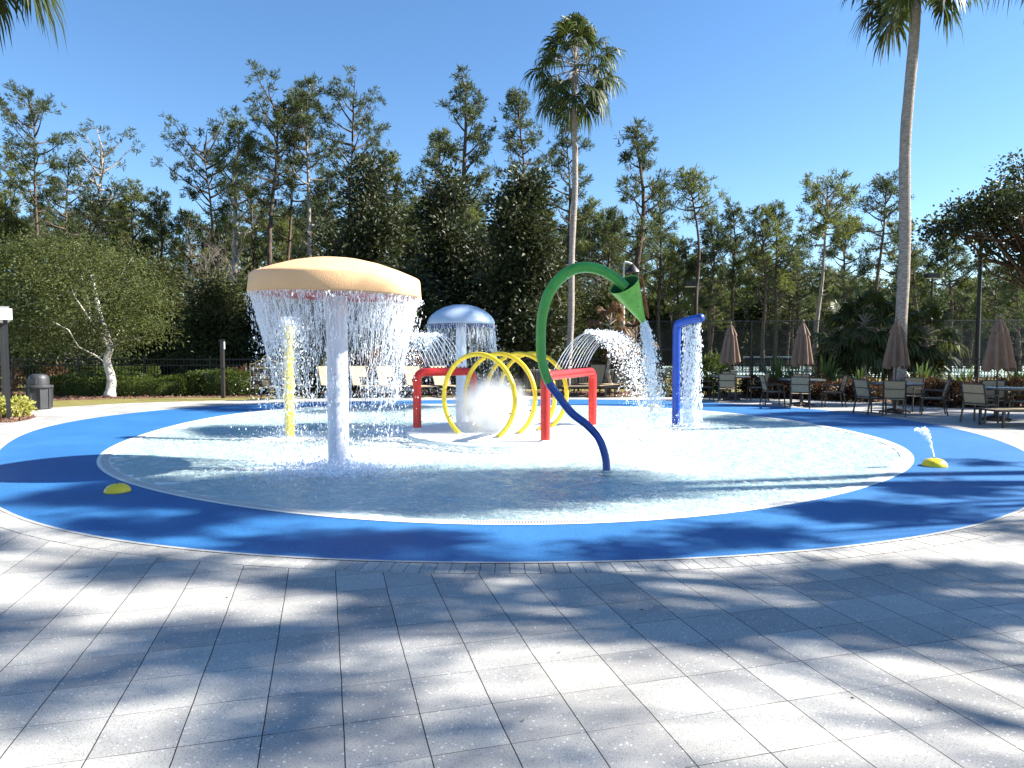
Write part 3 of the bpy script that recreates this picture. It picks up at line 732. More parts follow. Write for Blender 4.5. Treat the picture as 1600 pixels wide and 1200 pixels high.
# ------------------------------------------------------------------ furniture
def make_chair(label):
    T = empty("patio_chair", (0, 0, 0), 0, label, "chair", "chairs round the patio tables")
    w_, d_ = .245, .27
    m = MB().box(-w_+.02, w_-.02, -.22, .25, .415, .427); m.build("seat", "sling", T)
    m = MB(); m.add([(x*(w_-.025), y, z) for x in (-1, 1) for y, z in ((-.22, .47), (-.33, .88), (-.318, .885), (-.208, .475))], [(0, 3, 7, 4), (1, 5, 6, 2), (0, 1, 2, 3), (4, 7, 6, 5), (0, 4, 5, 1), (3, 2, 6, 7)]); m.build("backrest", "sling", T)
    m = MB()
    for s in (-1, 1):
        x = s*w_
        m.bar((x, -.24, .42), (x, .27, .42), .03); m.bar((x, -.21, .44), (x, -.335, .90), .03)
        m.bar((x*1.03, -.25, .62), (x*1.03, .24, .64), .045, .02)
        m.bar((x*1.03, .235, .42), (x*1.03, .235, .63), .025)
    m.bar((-w_, .265, .42), (w_, .265, .42), .028); m.bar((-w_, -.335, .895), (w_, -.335, .895), .028); m.bar((-w_, -.285, .685), (w_, -.285, .685), .022); m.bar((-w_, -.225, .45), (w_, -.225, .45), .026)
    m.build("frame", "dark_bronze", T)
    for s in (-1, 1):
        MB().bar((s*w_, .25, .42), (s*(w_+.01), .27, 0), .03).build("leg", "dark_bronze", T)
        MB().bar((s*w_, -.22, .42), (s*(w_+.01), -.30, 0), .03).build("leg", "dark_bronze", T)
    return T
def make_table(label):
    T = empty("patio_table", (0, 0, 0), 0, label, "table", "round patio tables")
    MB().lathe([(.56, .715), (.60, .72), (.60, .735), (.58, .742), (.03, .742)], 40).build("tabletop", "table_glass", T, smooth=True, sharp=30)
    MB().lathe([(.60, .69), (.61, .70), (.61, .715), (.59, .712)], 40, cap=False).build("rim", "dark_bronze", T)
    MB().tube([(0, 0, .03), (0, 0, .72)], .045, 14).build("pedestal", "dark_bronze", T, smooth=True, sharp=40)
    m = MB()
    for k in range(4):
        an = pi/4+k*pi/2; m.tube([(0, 0, .10), (.18*cos(an), .18*sin(an), .07), (.36*cos(an), .36*sin(an), .02)], .024, 8)
    m.build("foot", "dark_bronze", T)
    m = MB()
    for k in range(3):
        an = k*2*pi/3; m.tube([(0, 0, .45), (.5*cos(an), .5*sin(an), .70)], .012, 6)
    m.build("brace", "dark_bronze", T)
    return T
def make_umbrella(label, seed=1, top=2.3, hem=1.12):
    rg_ = random.Random(seed); T = empty("patio_umbrella", (0, 0, 0), 0, label, "umbrella", "closed umbrellas at the tables")
    MB().tube([(0, 0, .06), (0, 0, top)], .019, 10).build("pole", "dark_bronze", T, smooth=True, sharp=40)
    MB().lathe([(.20, 0), (.20, .05), (.05, .075), (.03, .22)], 24).build("base", "dark_bronze", T, smooth=True, sharp=40)
    m = MB(); n = 64; prof = [(hem, .235), (hem+.12, .23), (hem+.4, .19), (hem+.7, .15), (top-.30, .12), (top-.2, .095), (top-.06, .035)]
    V = []
    for i, (z, r) in enumerate(prof):
        for k in range(n):
            a_ = 2*pi*k/n; f_ = 1+.28*sin(8*a_+.5*sin(i+seed))*min(1, (top-z)/.5)+.06*sin(3*a_+seed); V.append((r*f_*cos(a_)*1.08, r*f_*sin(a_), z+(.05*sin(8*a_+1) if i == 0 else 0)))
    q = [(i*n+k, i*n+(k+1) % n, (i+1)*n+(k+1) % n, (i+1)*n+k) for i in range(len(prof)-1) for k in range(n)]
    m.add(V, q).build("canopy", "umbrella_cloth", T, smooth=True)
    V = []; pr = [(top-.36, .165), (top-.26, .13), (top-.10, .06), (top-.03, .02)]
    for i, (z, r) in enumerate(pr):
        for k in range(n): a_ = 2*pi*k/n; f_ = 1+.22*sin(8*a_+1.7); V.append((r*f_*cos(a_), r*f_*sin(a_), z+(.03*sin(8*a_) if i == 0 else 0)))
    q = [(i*n+k, i*n+(k+1) % n, (i+1)*n+(k+1) % n, (i+1)*n+k) for i in range(len(pr)-1) for k in range(n)]
    MB().add(V, q).build("vent_cap", "umbrella_cloth", T, smooth=True)
    MB().lathe([(.01, top-.03), (.03, top-.01), (.035, top+.02), (.01, top+.06)], 12).build("finial", "umbrella_cloth", T, smooth=True)
    return T
def make_chaise(label, back=55, zc=0):
    T = empty("chaise_lounge", (0, 0, 0), 0, label, "lounge chair", "sling lounge chairs on the deck")
    w_, h = .31, .34; b = radians(back); y0 = .30; L = .72
    MB().box(-w_+.02, w_-.02, -.95, y0, h-.006, h+.006).build("seat", "sling", T)
    by_, bz_ = y0+L*cos(b), h+L*sin(b)
    m = MB(); ny, nz = -sin(b)*.006, cos(b)*.006
    m.add([(x*(w_-.02), yy_, zz_) for x in (-1, 1) for yy_, zz_ in ((y0-ny, h-nz+.01), (by_-ny, bz_-nz), (by_+ny, bz_+nz), (y0+ny, h+nz+.01))], [(0, 3, 7, 4), (1, 5, 6, 2), (0, 1, 2, 3), (4, 7, 6, 5), (0, 4, 5, 1), (3, 2, 6, 7)])
    m.build("backrest", "sling", T)
    m = MB()
    for s in (-1, 1):
        m.bar((s*w_, -.97, h), (s*w_, .98, h), .034, .045); m.bar((s*(w_-.012), y0, h+.02), (s*(w_-.012), by_, bz_+.01), .028)
        if back > 10: m.bar((s*(w_-.03), y0+.45*L*cos(b), h+.45*L*sin(b)), (s*(w_-.03), .86, h), .02)
    m.bar((-w_, -.97, h), (w_, -.97, h), .034); m.bar((-w_, .97, h), (w_, .97, h), .034); m.bar((-w_, by_, bz_+.01), (w_, by_, bz_+.01), .028)
    m.build("frame", "dark_bronze", T)
    for y in (-.86, .72):
        for s in (-1, 1): MB().bar((s*w_, y, h), (s*w_, y, 0), .042).build("leg", "dark_bronze", T)
    MB().bar((-w_, .72, .12), (w_, .72, .12), .022).build("stretcher", "dark_bronze", T)
    return T
TB = [(gp(1140, 625)), gp(1252, 634), gp(1398, 645), gp(1556, 657)]
tl_ = ["farthest round patio table, by the green shrub and the first closed umbrella", "round patio table second from the left of the four", "round patio table in front of the tall right palm trunk", "nearest round patio table at the right edge beside the lounge chair"]
ul = ["closed brown umbrella at the farthest table, leftmost of the four", "closed brown umbrella second from the left, before the yuccas", "closed brown umbrella standing right in front of the tall palm trunk", "tallest-looking closed brown umbrella, nearest and rightmost, before the dark light pole"]
pos = ["farthest table", "second table from the left", "table in front of the palm", "nearest table at the right edge"]
side = ["on the left side of the", "on the pool side of the", "on the right side of the", "on the fence side of the"]
chair0 = None; tab0 = None
angs = [[178, 248, -12, 75], [182, 245, -20, 70], [200, 240, -32, 40], [214, 262, 10, 60]]
for i, (x, y) in enumerate(TB):
    if tab0 is None: tab0 = make_table(tl_[0]); tab0.location = (x, y, 0)
    else: dup(tab0, (x, y, 0), .3*i, tl_[i])
    u = make_umbrella(ul[i], i+1, 2.33-.02*i, 1.12); u.location = (x+.0, y+.0, .0); u.rotation_euler = (0, 0, i*.7)
    for k, an in enumerate(angs[i]):
        if i == 3 and k == 1: continue
        A = radians(an); r = .80; p = (x+r*cos(A), y+r*sin(A), 0); rz = A+pi/2
        lab = "beige sling chair %s %s" % (side[k], pos[i])
        if chair0 is None: chair0 = make_chair(lab); chair0.location = p; chair0.rotation_euler = (0, 0, rz); chair0.scale = (.93,)*3
        else: dup(chair0, p, rz+.1*((k*7+i*3) % 3-1), lab, scale=.93)
x, y = gp(421, 626); dup(chair0, (x, y+.3, 0), radians(-42), "sunlit beige sling chair standing in front of the brown sign", "sling chairs by the sign")
x, y = gp(448, 624); dup(chair0, (x, y+1.0, 0), radians(-60), "sunlit beige sling chair half hidden behind the yellow spray post", "sling chairs by the sign")
ch = None
for i, (px, lab) in enumerate([(500, "lounge chair with raised back just left of the thick white stem"), (553, "lounge chair with raised back just right of the thick white stem"), (596, "lounge chair with raised back, second to the right of the thick white stem"), (640, "lounge chair with raised back just left of the left red arch"), (687, "lounge chair with raised back seen through the left red arch")]):
    x, y = gp(px+8, 621.5); y += .9
    if ch is None: ch = make_chaise(lab, 62); ch.location = (x, y, 0); ch.rotation_euler = (0, 0, radians(32))
    else: dup(ch, (x, y, 0), radians(32+3*((i*5) % 3-1)), lab)
lowc = make_chaise("flat lounge chair seen broadside just right of the right red arch", 4); x, y = gp(925, 621); lowc.location = (x, y+.35, 0); lowc.rotation_euler = (0, 0, radians(-82))
x, y = gp(984, 621); dup(lowc, (x, y+.35, 0), radians(-80), "flat lounge chair seen broadside under the green cone's spray")
x, y = gp(972, 617); dup(ch, (x, y+1.0, 0), radians(-30), "lounge chair with raised back behind the right arch's jets, nearest the green cone")
x, y = gp(930, 617); dup(ch, (x, y+1.0, 0), radians(-28), "lounge chair with raised back behind the right arch's jets, nearest the arch")
x, y = gp(1548, 668); dup(lowc, (x+1.0, y+.25, 0), radians(-86), "foot end of a sling lounge chair at the right edge, nearest the camera")
# ------------------------------------------------------------------ trash can
x, y = gp(50, 641); y += .3
T = empty("trash_can", (x, y, 0), radians(-8), "black octagonal litter bin with a hooded flap lid on the left of the deck", "trash can")
sc = .92
m = MB(); n = 8
pr = [(.27, .0), (.285, .04), (.30, .60), (.30, .62)]
m.lathe([(r*sc, z*sc) for r, z in pr], 8)
for k in range(8):
    a_ = 2*pi*k/8; m.bar((.29*sc*cos(a_), .29*sc*sin(a_), .03), (.308*sc*cos(a_), .308*sc*sin(a_), .6*sc), .022)
m.build("body", "black_plastic", T)
MB().lathe([(.32*sc, .60*sc), (.345*sc, .62*sc), (.345*sc, .66*sc), (.33*sc, .68*sc), (.25*sc, .69*sc)], 32).build("rim", "black_plastic", T, smooth=True, sharp=30)
hd = MB().lathe([(.25*sc, .69*sc), (.25*sc, .86*sc), (.235*sc, .92*sc), (.19*sc, .975*sc), (.10*sc, 1.0*sc), (.01, 1.005*sc)], 32).build("lid", "black_plastic", T, smooth=True, sharp=30)
for s in (-1,): MB().box(-.15*sc, .15*sc, s*.262*sc-.006, s*.262*sc+.006, .73*sc, .87*sc).build("flap", "grey_flap", hd)
# ------------------------------------------------------------------ sign
x, y = gp(417, 618.5)
x *= (y-.15)/y; y -= .15
s_ = y/F*1600/1600
W_ = 51/F*y; zb = xz(417, 607, y)[1]; zm = xz(417, 575, y)[1]; zs = xz(417, 567.5, y)[1]; zt2 = xz(417, 557, y)[1]
T = empty("notice_sign", (x, y, 0), 0, "brown notice board with a gold frame and arched top on two posts", "sign")
hw = W_/2
def arch_outline(k=0.0):
    o_ = [(-hw+k, zb+k), (hw-k, zb+k), (hw-k, zs-k)]
    for t in np.linspace(0, 1, 8): o_.append((hw*.78-k*.5-hw*.40*t, zs-k+(.10)*sin(t*pi/2)))
    for t in np.linspace(0, pi, 14): o_.append((hw*.27*cos(t)*(1-k*2), zs+.10-k+(.16)*sin(t)))
    for t in np.linspace(1, 0, 8): o_.append((-hw*.78+k*.5+hw*.40*t, zs-k+(.10)*sin(t*pi/2)))
    o_.append((-hw+k, zs-k)); return o_
def plate(out, y0_, y1_):
    n = len(out); V = [(a, y0_, b) for a, b in out]+[(a, y1_, b) for a, b in out]
    return MB().add(V, [(i, (i+1) % n, n+(i+1) % n, n+i) for i in range(n)], ng=[list(range(n))[::-1], [n+i for i in range(n)]])
plate(arch_outline(0), -.02, .02).build("frame", "sign_gold", T)
plate(arch_outline(.03), -.028, -.0201).build("panel", "sign_brown", T)
MB().box(-hw+.02, hw-.02, -.036, -.0285, zm-.02, zm+.025).build("crossbar", "sign_gold", T)
for s in (-1, 1): MB().bar((s*hw*.78, .04, 0), (s*hw*.78, .04, zb+.1), .06).build("post", "black_metal", T)
def text(body, size, xx, zz, mat, par, yy=-.031):
    c = bpy.data.curves.new("lettering", 'FONT'); c.body = body; c.size = size; c.align_x = 'CENTER'; c.extrude = .003; c.resolution_u = 3
    o = bpy.data.objects.new("lettering", c); COL.objects.link(o); bpy.context.view_layer.update()
    me = bpy.data.meshes.new_from_object(o.evaluated_get(bpy.context.evaluated_depsgraph_get())); bpy.data.objects.remove(o)
    me.materials.clear(); me.materials.append(MATS[mat]); o = bpy.data.objects.new("lettering", me); COL.objects.link(o)
    o.parent = par; o.location = (xx, yy, zz); o.rotation_euler = (pi/2, 0, 0); return o
text("SPLASH PAD", .135, 0, zm+.045, "sign_cream", T); text("NO", .12, -hw*.62, zb+.05, "sign_cream", T); text("RULES", .07, 0, zm-.10, "sign_cream", T)
m = MB()
for r_ in range(5):
    for c_ in range(3):
        xs = -hw*.8+c_*hw*.55; m.box(xs, xs+hw*(.36+.12*((r_*3+c_) % 3)/2), -.032, -.0285, zm-.17-.055*r_, zm-.155-.055*r_)
m.build("small_print", "sign_cream", T)
m = MB()  # winged emblem in the arch
for a_, l_ in ((15, .15), (40, .16), (65, .13), (140, .14), (165, .17), (-20, .09), (-160, .10)):
    A = radians(a_); c_, s_2 = cos(A), sin(A)
    m.add([(0, -.033, zs+.10), (c_*l_*.5-s_2*.02, -.033, zs+.10+s_2*l_*.5+c_*.02), (c_*l_, -.033, zs+.10+s_2*l_), (c_*l_*.5+s_2*.02, -.033, zs+.10+s_2*l_*.5-c_*.02)], [(0, 3, 2, 1)])
m.build("emblem", "sign_cream", T)
# ------------------------------------------------------------------ shelter edge at the left
x, y = gp(14, 655); zt3 = xz(14, 500, y)[1]; zt4 = xz(14, 483, y)[1]
T = empty("shade_shelter", (x, y, 0), radians(38), "white edged flat shelter roof on a black post at the left edge", "shelter")
MB().bar((0, 0, 0), (0, 0, zt3), .085).build("post", "black_metal", T)
MB().bar((-2.4, -.2, 0), (-2.4, -.2, zt3), .085).build("post", "black_metal", T)
MB().bar((0, 2.4, 0), (0, 2.4, zt3), .085).build("post", "black_metal", T); MB().bar((-2.4, 2.4, 0), (-2.4, 2.4, zt3), .085).build("post", "black_metal", T)
MB().box(-2.6, .12, -.3, 2.6, zt3, zt4).build("fascia", "white_fascia", T); MB().box(-2.55, .07, -.25, 2.55, zt4+.001, zt4+.05).build("roof", "roof_grey", T)
# slim dark path post with a small light
x, y = gp(349, 622); z1_ = xz(349, 533, y)[1]
T = empty("path_light", (x, y, 0), 0, "slim dark post on the grass between the hedges and the sign", "light post")
MB().bar((0, 0, 0), (0, 0, z1_), .10).build("post", "dark_bronze", T); MB().box(-.07, .07, -.07, .07, z1_, z1_+.05).build("cap", "black_metal", T)
MB().box(.051, .075, -.03, .03, z1_-.25, z1_-.02).build("lens", "lamp_lens", T)
MB().box(-.06, .06, -.06, .06, z1_*.5, z1_*.5+.05).build("collar", "black_metal", T)
# ------------------------------------------------------------------ fences
def picket(xa, xb, Y, label, yb=None):
    yb = Y if yb is None else yb
    T = empty("picket_fence", (xa, Y, 0), 0, label, "fence", "black picket fence runs"); L = hypot(xb-xa, yb-Y); ux, uy = (xb-xa)/L, (yb-Y)/L
    n = max(1, round(L/2.3))
    for k in range(n+1): d = L*k/n; MB().bar((ux*d, uy*d, 0), (ux*d, uy*d, 1.3), .07).build("post", "black_metal", T)
    m = MB()
    for z in (.12, .95, 1.17): m.bar((0, 0, z), (ux*L, uy*L, z), .03, .04)
    m.build("rail", "black_metal", T)
    m = MB(); k = .12
    while k < L: m.bar((ux*k, uy*k, .06), (ux*k, uy*k, 1.24), .019); k += .12
    m.build("pickets", "black_metal", T); return T
picket(-23, -8.6, 25.2, "black picket fence behind the clipped hedges at the left")
picket(-8.5, 4.6, 25.2, "black picket fence behind the lounge chairs in the middle")
picket(6.3, 23, 25.0, "black picket fence behind the patio tables at the right")
def chainlink(xa, ya, xb, yb, label, h=3.05, posts=None):
    T = empty("chain_link_fence", (xa, ya, 0), 0, label, "fence", "tall tennis court fences"); L = hypot(xb-xa, yb-ya); ux, uy = (xb-xa)/L, (yb-ya)/L
    n = round(L/3.1)
    for k in range(n+1): d = L*k/n; MB().tube([(ux*d, uy*d, 0), (ux*d, uy*d, h)], .045, 8).build("post", "black_metal", T, smooth=True, sharp=40)
    m = MB()
    for z in (.08, 1.5, h-.01): m.tube([(0, 0, z), (ux*L, uy*L, z)], .024, 6)
    m.build("rail", "black_metal", T)
    m = MB(); s_ = .16; k = -h
    while k < L:
        for sg in (0, 1):
            a0, a1 = max(0, -k), min(h, L-k)
            if a1 > a0:
                z0, z1 = (a0, a1) if sg == 0 else (h-a0, h-a1)
                m.bar((ux*(k+a0), uy*(k+a0), z0), (ux*(k+a1), uy*(k+a1), z1), .014)
        k += s_
    m.build("wire_mesh", "black_metal", T)
XF = xz(1000, 500, 38)[0]
chainlink(XF, 38, 34, 36.5, "tall black chain link fence along the near side of the tennis court")
chainlink(XF, 60, 46, 60, "tall black chain link fence on the far side of the tennis court")
struct(MB().add([(XF+.4, 37.6, .002), (40, 37.2, .002), (46, 61, .002), (XF+.4, 61, .002)], [(0, 1, 2, 3)]).build("tennis_court", "court_green"))
T = empty("tennis_net", (16, 48, 0), 0, "tennis net with a white top tape behind the chain link fence", "net")
MB().bar((0, 0, .95), (11, 0, .95), .02, .07).build("tape", "white_line", T)
for q in (0, 11): MB().tube([(q, 0, 0), (q, 0, 1.05)], .05, 8).build("post", "black_metal", T)
m = MB()
for k in range(110): m.bar((k*.1, 0, .02), (k*.1, 0, .92), .006)
for k in range(10): m.bar((0, 0, .05+k*.09), (11, 0, .05+k*.09), .006)
m.build("mesh", "black_metal", T)
for i, (xa, xb, Y, z0, z1, lab) in enumerate([(.5, 6.1, 27.5, 0, .72, "low grey wall seen between the right red arch and the green cone"), (-21, -15.6, 38, 0, .95, "low pale capped wall behind the fence at the left")]):
    T = empty("low_wall", (xa, Y, 0), 0, lab, "wall"); MB().box(0, xb-xa, 0, .2, 0, z1-.08).build("wall_face", "windscreen_grey", T); MB().box(-.03, xb-xa+.03, -.03, .23, z1-.08, z1).build("coping", "concrete" if i == 0 else "white_fascia", T)
for i, (pxa, pxb, Y, z1) in enumerate([(289, 335, 30, .42), (333, 362, 34, .85), (372, 392, 34, .8)]):
    xa, xb = xz(pxa, 570, Y)[0], xz(pxb, 570, Y)[0]
    T = empty("storage_box", ((xa+xb)/2, Y, 0), 0, ["long low white box behind the fence above the right hedge", "white upright box behind the fence just left of the dark post", "white upright box behind the fence between the dark post and the sign"][i], "box")
    W2 = (xb-xa)/2; MB().box(-W2, W2, 0, .7, 0, z1-.06).build("body", "white_fascia", T); MB().box(-W2-.03, W2+.03, -.03, .73, z1-.06, z1).build("lid", "white_fascia", T)
# ------------------------------------------------------------------ light poles
def lightpole(px, pyt, Y, label, w_=.09, head=.42, hz=None, arm=0.0):
    x, zt_ = xz(px, pyt, Y); T = empty("light_pole", (x, Y, 0), 0, label, "light pole")
    MB().tube([(0, 0, 0), (0, 0, zt_)], [w_, w_*.75], 10).build("pole", "black_metal", T, smooth=True, sharp=40)
    zh = zt_ if hz is None else hz
    MB().box(-head+arm, head*.75+arm, -.2, .2, zh-.02, zh+.20).build("lamp_head", "black_metal", T)
    MB().box(-head*.9+arm, head*.65+arm, -.17, .17, zh-.035, zh-.0205).build("lens", "lamp_lens", T)
    MB().lathe([(w_*1.6, 0), (w_*1.6, .25), (w_, .3)], 12).build("base", "concrete", T)
lightpole(1088, 447, 30, "slim black light pole with a short head just right of the blue shower", .07, .28, arm=-.22)
lightpole(1457, 434, 33, "slim black light pole with a flat head between the tall palm and the nearest umbrella", .06, .30)
lightpole(1533, 378, 26, "thick dark light pole with a wide head behind the nearest umbrella", .085, .33, arm=-.18)
x, zt_ = xz(975, 412, 31); T = empty("light_pole", (x, 31, 0), 0, "light pole with a curved neck and bell lamp behind the green cone", "light pole")
MB().tube(list(spline([(0, 0, 0), (0, 0, zt_*.6), (0, 0, zt_-.15), (.12, 0, zt_+.05), (.35, 0, zt_-.02)], 6)), .05, 8).build("pole", "lamp_lens", T, smooth=True)
MB().lathe([(.33, -.36), (.30, -.28), (.14, -.10), (.05, 0)], 20, (.38, 0, zt_-.02)).build("lamp_shade", "black_metal", T, smooth=True, sharp=40)
# ------------------------------------------------------------------ vegetation builders
def pine_meshes(seed, Hh=20., cs=.5, R=3., r0=.22, nl=24, dens=1., lean=(0, 0), flat=.0, needles="pine_needles", bark="pine_bark", wig=.25, side=0., nL=.34, nW=.05):
    rg = np.random.default_rng(seed); rd = random.Random(seed)
    n = 14; t = np.linspace(0, 1, n)
    ph = rg.uniform(0, 6, 4)
    P = np.stack([lean[0]*t**1.5+wig*np.sin(t*5+ph[0])*t+wig*.4*np.sin(t*11+ph[1])*t, lean[1]*t+wig*np.sin(t*4+ph[2])*t, Hh*t*.97], 1)
    rad = r0*(1-t*.86)*(1+.5*np.exp(-t*30)); tm = MB().tube(P, rad, 8)
    def tp(s): return np.array([np.interp(s, t, P[:, k]) for k in range(3)])
    cm = MB(); NP, ND = [], []
    for k in range(nl+5):
        dead = k >= nl
        s = cs+(1-cs)*((k+.5)/nl)**.85 if not dead else rg.uniform(cs*.6, cs*1.02)
        az = k*2.4+rg.uniform(-.6, .6); rel = min(1, (s-cs)/(1-cs+1e-6)) if not dead else 0
        shape = (.55+.6*sin(pi*min(1, rel*.9+.22)))*(1-.55*rel**2.2) if flat == 0 else (.7+.5*rel)*(1-.35*rel**6)
        L = R*shape*rg.uniform(.55, 1.15)*(1+side*cos(az)) if not dead else R*rg.uniform(.15, .4)
        el = radians(rg.uniform(-5, 28)+35*rel**1.5)
        b = tp(s); d = np.array((cos(az)*cos(el), sin(az)*cos(el), sin(el))); m_ = 6
        u = np.linspace(0, 1, m_); curve = rg.uniform(.05, .25)*L
        B = b+d*(u*L)[:, None]; B[:, 2] += curve*u**2-.06*L*np.sin(u*pi); B[:, :2] += rg.normal(0, .05*L, (1, 2))*(u**1.3)[:, None]+rg.normal(0, .02*L, (m_, 2))*u[:, None]
        tm.tube(B, np.linspace(.05+.010*L, .012, m_), 5, cap=False)
        if dead: continue
        nsb = max(3, int((2.6+L*1.25)*dens))
        for j in range(nsb):
            uu = rg.uniform(.42, 1.0) if j else 1.0; p0 = np.array([np.interp(uu, u, B[:, q_]) for q_ in range(3)])
            a2 = az+rg.choice([-1, 1])*rg.uniform(.4, 1.3); l2 = L*rg.uniform(.14, .36)*(1.2-.6*uu)+.25
            d2 = np.array((cos(a2), sin(a2), rg.uniform(.05, .7))); d2 /= np.linalg.norm(d2)
            p1 = p0+d2*l2; pm = (p0+p1)/2+np.array((0, 0, -.04*l2)); tm.tube([p0, pm, p1], [.022, .014, .007], 3, cap=False)
            for q_ in range(rg.integers(3, 6)):
                c = p0+d2*l2*rg.uniform(.45, 1.05)+rg.normal(0, .16, 3); nn = int(12*min(1.2, dens+.1))
                dd = rg.normal(0, 1, (nn, 3)); dd += d2*.7+np.array((0, 0, .55)); NP.append(np.tile(c, (nn, 1))+rg.normal(0, .05, (nn, 3))); ND.append(dd)
    NP = np.concatenate(NP); ND = np.concatenate(ND); cm.leaves(NP, ND, rg.uniform(.6, 1.15, len(NP))*nL, nW, rg)
    return tm.mesh("trunk", bark, smooth=True), cm.mesh("crown", needles)
def put(name, tmesh, cmesh, loc, label, cat, group=None, rz=0., sc=(1, 1, 1)):
    T = empty(name, loc, rz, label, cat, group); T.scale = sc
    for nm, me in (("trunk", tmesh), ("crown", cmesh)):
        if me is None: continue
        o = bpy.data.objects.new(nm, me); COL.objects.link(o); o.parent = T
    return T
def hero_pine(px, pyt, Y, label, seed, **kw):
    """pine whose foot and tip were surveyed: px at the ground, (pxt,pyt) at the tip"""
    pxt = kw.pop('pxt', px); x0 = xz(px, 560, Y)[0]; xt, zt_ = xz(pxt, pyt, Y)
    tm, cm = pine_meshes(seed, Hh=zt_, lean=(xt-x0, 0), **kw)
    return put("pine_tree", tm, cm, (x0, Y, 0), label, "pine tree", kw.get('group'))
def clump_tree(seed, zones, leaf, L, W, nclump, nleaf, cr, trunk=None, bark="pale_bark", lo_bias=0., droop=.1, shell=.55, limbs=14, up=.2):
    """broadleaf: zones = ellipsoids (x,y,z,rx,ry,rz,weight) carrying leaf clumps"""
    rg = np.random.default_rng(seed); wts = np.array([z[6] for z in zones], float); wts /= wts.sum()
    tm = MB(); cm = MB(); cc = []
    for k in range(nclump):
        z = zones[rg.choice(len(zones), p=wts)]; d = rg.normal(0, 1, 3); d /= np.linalg.norm(d); r = rg.uniform(shell, 1.0)**.6
        cc.append(np.array(z[:3])+d*np.array(z[3:6])*r)
    cc = np.array(cc); P = []; D = []
    for c in cc:
        nn = int(nleaf*rg.uniform(.6, 1.3)); off = rg.normal(0, 1, (nn, 3))*cr*rg.uniform(.6, 1.2)*np.array((1, 1, .7)); P.append(c+off); D.append(off/cr+rg.normal(0, .7, (nn, 3))+np.array((0, 0, up)))
    P = np.concatenate(P); D = np.concatenate(D); ok = P[:, 2] > .05; P, D = P[ok], D[ok]
    cm.leaves(P, D, rg.uniform(.6, 1.2, len(P))*L, rg.uniform(.8, 1.2, len(P))*W, rg, droop=droop)
    if trunk is not None:
        TP = np.array(trunk['pts'], float); tm.tube(spline(TP, 6), np.interp(np.linspace(0, 1, (len(TP)-1)*6+1), [0, .06, 1], [trunk['r']*1.35, trunk['r'], trunk['r']*.35]), 10)
        idx = rg.choice(len(cc), min(limbs*4, len(cc)), replace=False)
        for i_, k in enumerate(idx):
            s = rg.uniform(.35, 1); sp_ = spline(TP, 6); b = sp_[int(s*(len(sp_)-1))]; c = cc[k]; mid = (b+c)/2+np.array((0, 0, -.05*np.linalg.norm(c-b)))+rg.normal(0, .12, 3)
            tm.tube([b, b+(mid-b)*.5+rg.normal(0, .05, 3), mid, mid+(c-mid)*.5+rg.normal(0, .08, 3), c], np.linspace(trunk['r']*(.35 if i_ < limbs else .16), .012, 5), 4, cap=False)
        return tm.mesh("trunk", bark, smooth=True), cm.mesh("crown", leaf)
    return None, cm.mesh("crown", leaf)
def palm_meshes(seed, Hh, r0=.2, nf=40, pet=1.15, fan=1.05, lean=(0, 0), bend=(0, 0), skirt=.0, droopk=1., spread=1.):
    rg = np.random.default_rng(seed); n = 26; t = np.linspace(0, 1, n)
    P = np.stack([lean[0]*t+bend[0]*np.sin(t*pi)+.03*np.sin(t*14+seed), lean[1]*t+bend[1]*np.sin(t*pi)+.03*np.cos(t*11), Hh*t], 1)
    rad = r0*(1-.22*t)*(1+.35*np.exp(-t*22))*(1+.035*np.sin(np.arange(n)*2.1)); tm = MB().tube(P, rad, 14)
    top = P[-1]; cm = MB(); fr = MB()
    for k in range(nf):
        az = k*2.4+rg.uniform(-.3, .3); q = (k+.5)/nf; el = radians(82-140*q**.95+rg.uniform(-8, 8))
        b = top+np.array((0, 0, .35*(1-q)-.25*q)); d = np.array((cos(az)*cos(el), sin(az)*cos(el), sin(el)))
        L = pet*rg.uniform(.8, 1.15); u = np.linspace(0, 1, 6); B = b+d*(u*L)[:, None]; B[:, 2] -= (.22*L*u**2)*max(0.2, cos(el)); fr.tube(B, np.linspace(.028, .012, 6), 4, cap=False)
        tip = B[-1]; dirt = B[-1]-B[-2]; dirt /= np.linalg.norm(dirt)
        sd = np.cross(dirt, (0, 0, 1)); ns_ = np.linalg.norm(sd); sd = sd/ns_ if ns_ > 1e-3 else np.array((1., 0, 0)); upv = np.cross(sd, dirt)
        nl_ = 34; fr_ = fan*rg.uniform(.85, 1.12)*spread
        for j in range(nl_):
            an = radians(-125+250*(j+.5)/nl_+rg.uniform(-2, 2)); dd = dirt*cos(an)+sd*sin(an)+upv*.12*rg.normal(); dd /= np.linalg.norm(dd)
            lf = fr_*(1-.20*abs(sin(an)))*rg.uniform(.85, 1.08); wv = np.cross(dd, upv); wv /= max(np.linalg.norm(wv), 1e-6); wd = .036
            m1 = tip+dd*lf*.5+upv*.03; g = -droopk*lf*rg.uniform(.22, .50); m2 = tip+dd*lf*.80+np.array((0, 0, g*.45)); m3 = tip+dd*lf*(.92)+np.array((0, 0, g*1.35))
            cm.add([tip, m1-wv*wd, m1+wv*wd, m2-wv*wd*.6, m2+wv*wd*.6, m3], [(1, 2, 4, 3)], tris=[(0, 2, 1), (3, 4, 5)])
    # merge stalks into the trunk mesh keeps one crown of blades
    V = np.concatenate(fr.v); tm.add(V, np.concatenate(fr.f4)) if fr.f4 else None
    return tm.mesh("trunk", "palm_bark", smooth=True), cm.mesh("crown", "palm_leaf")
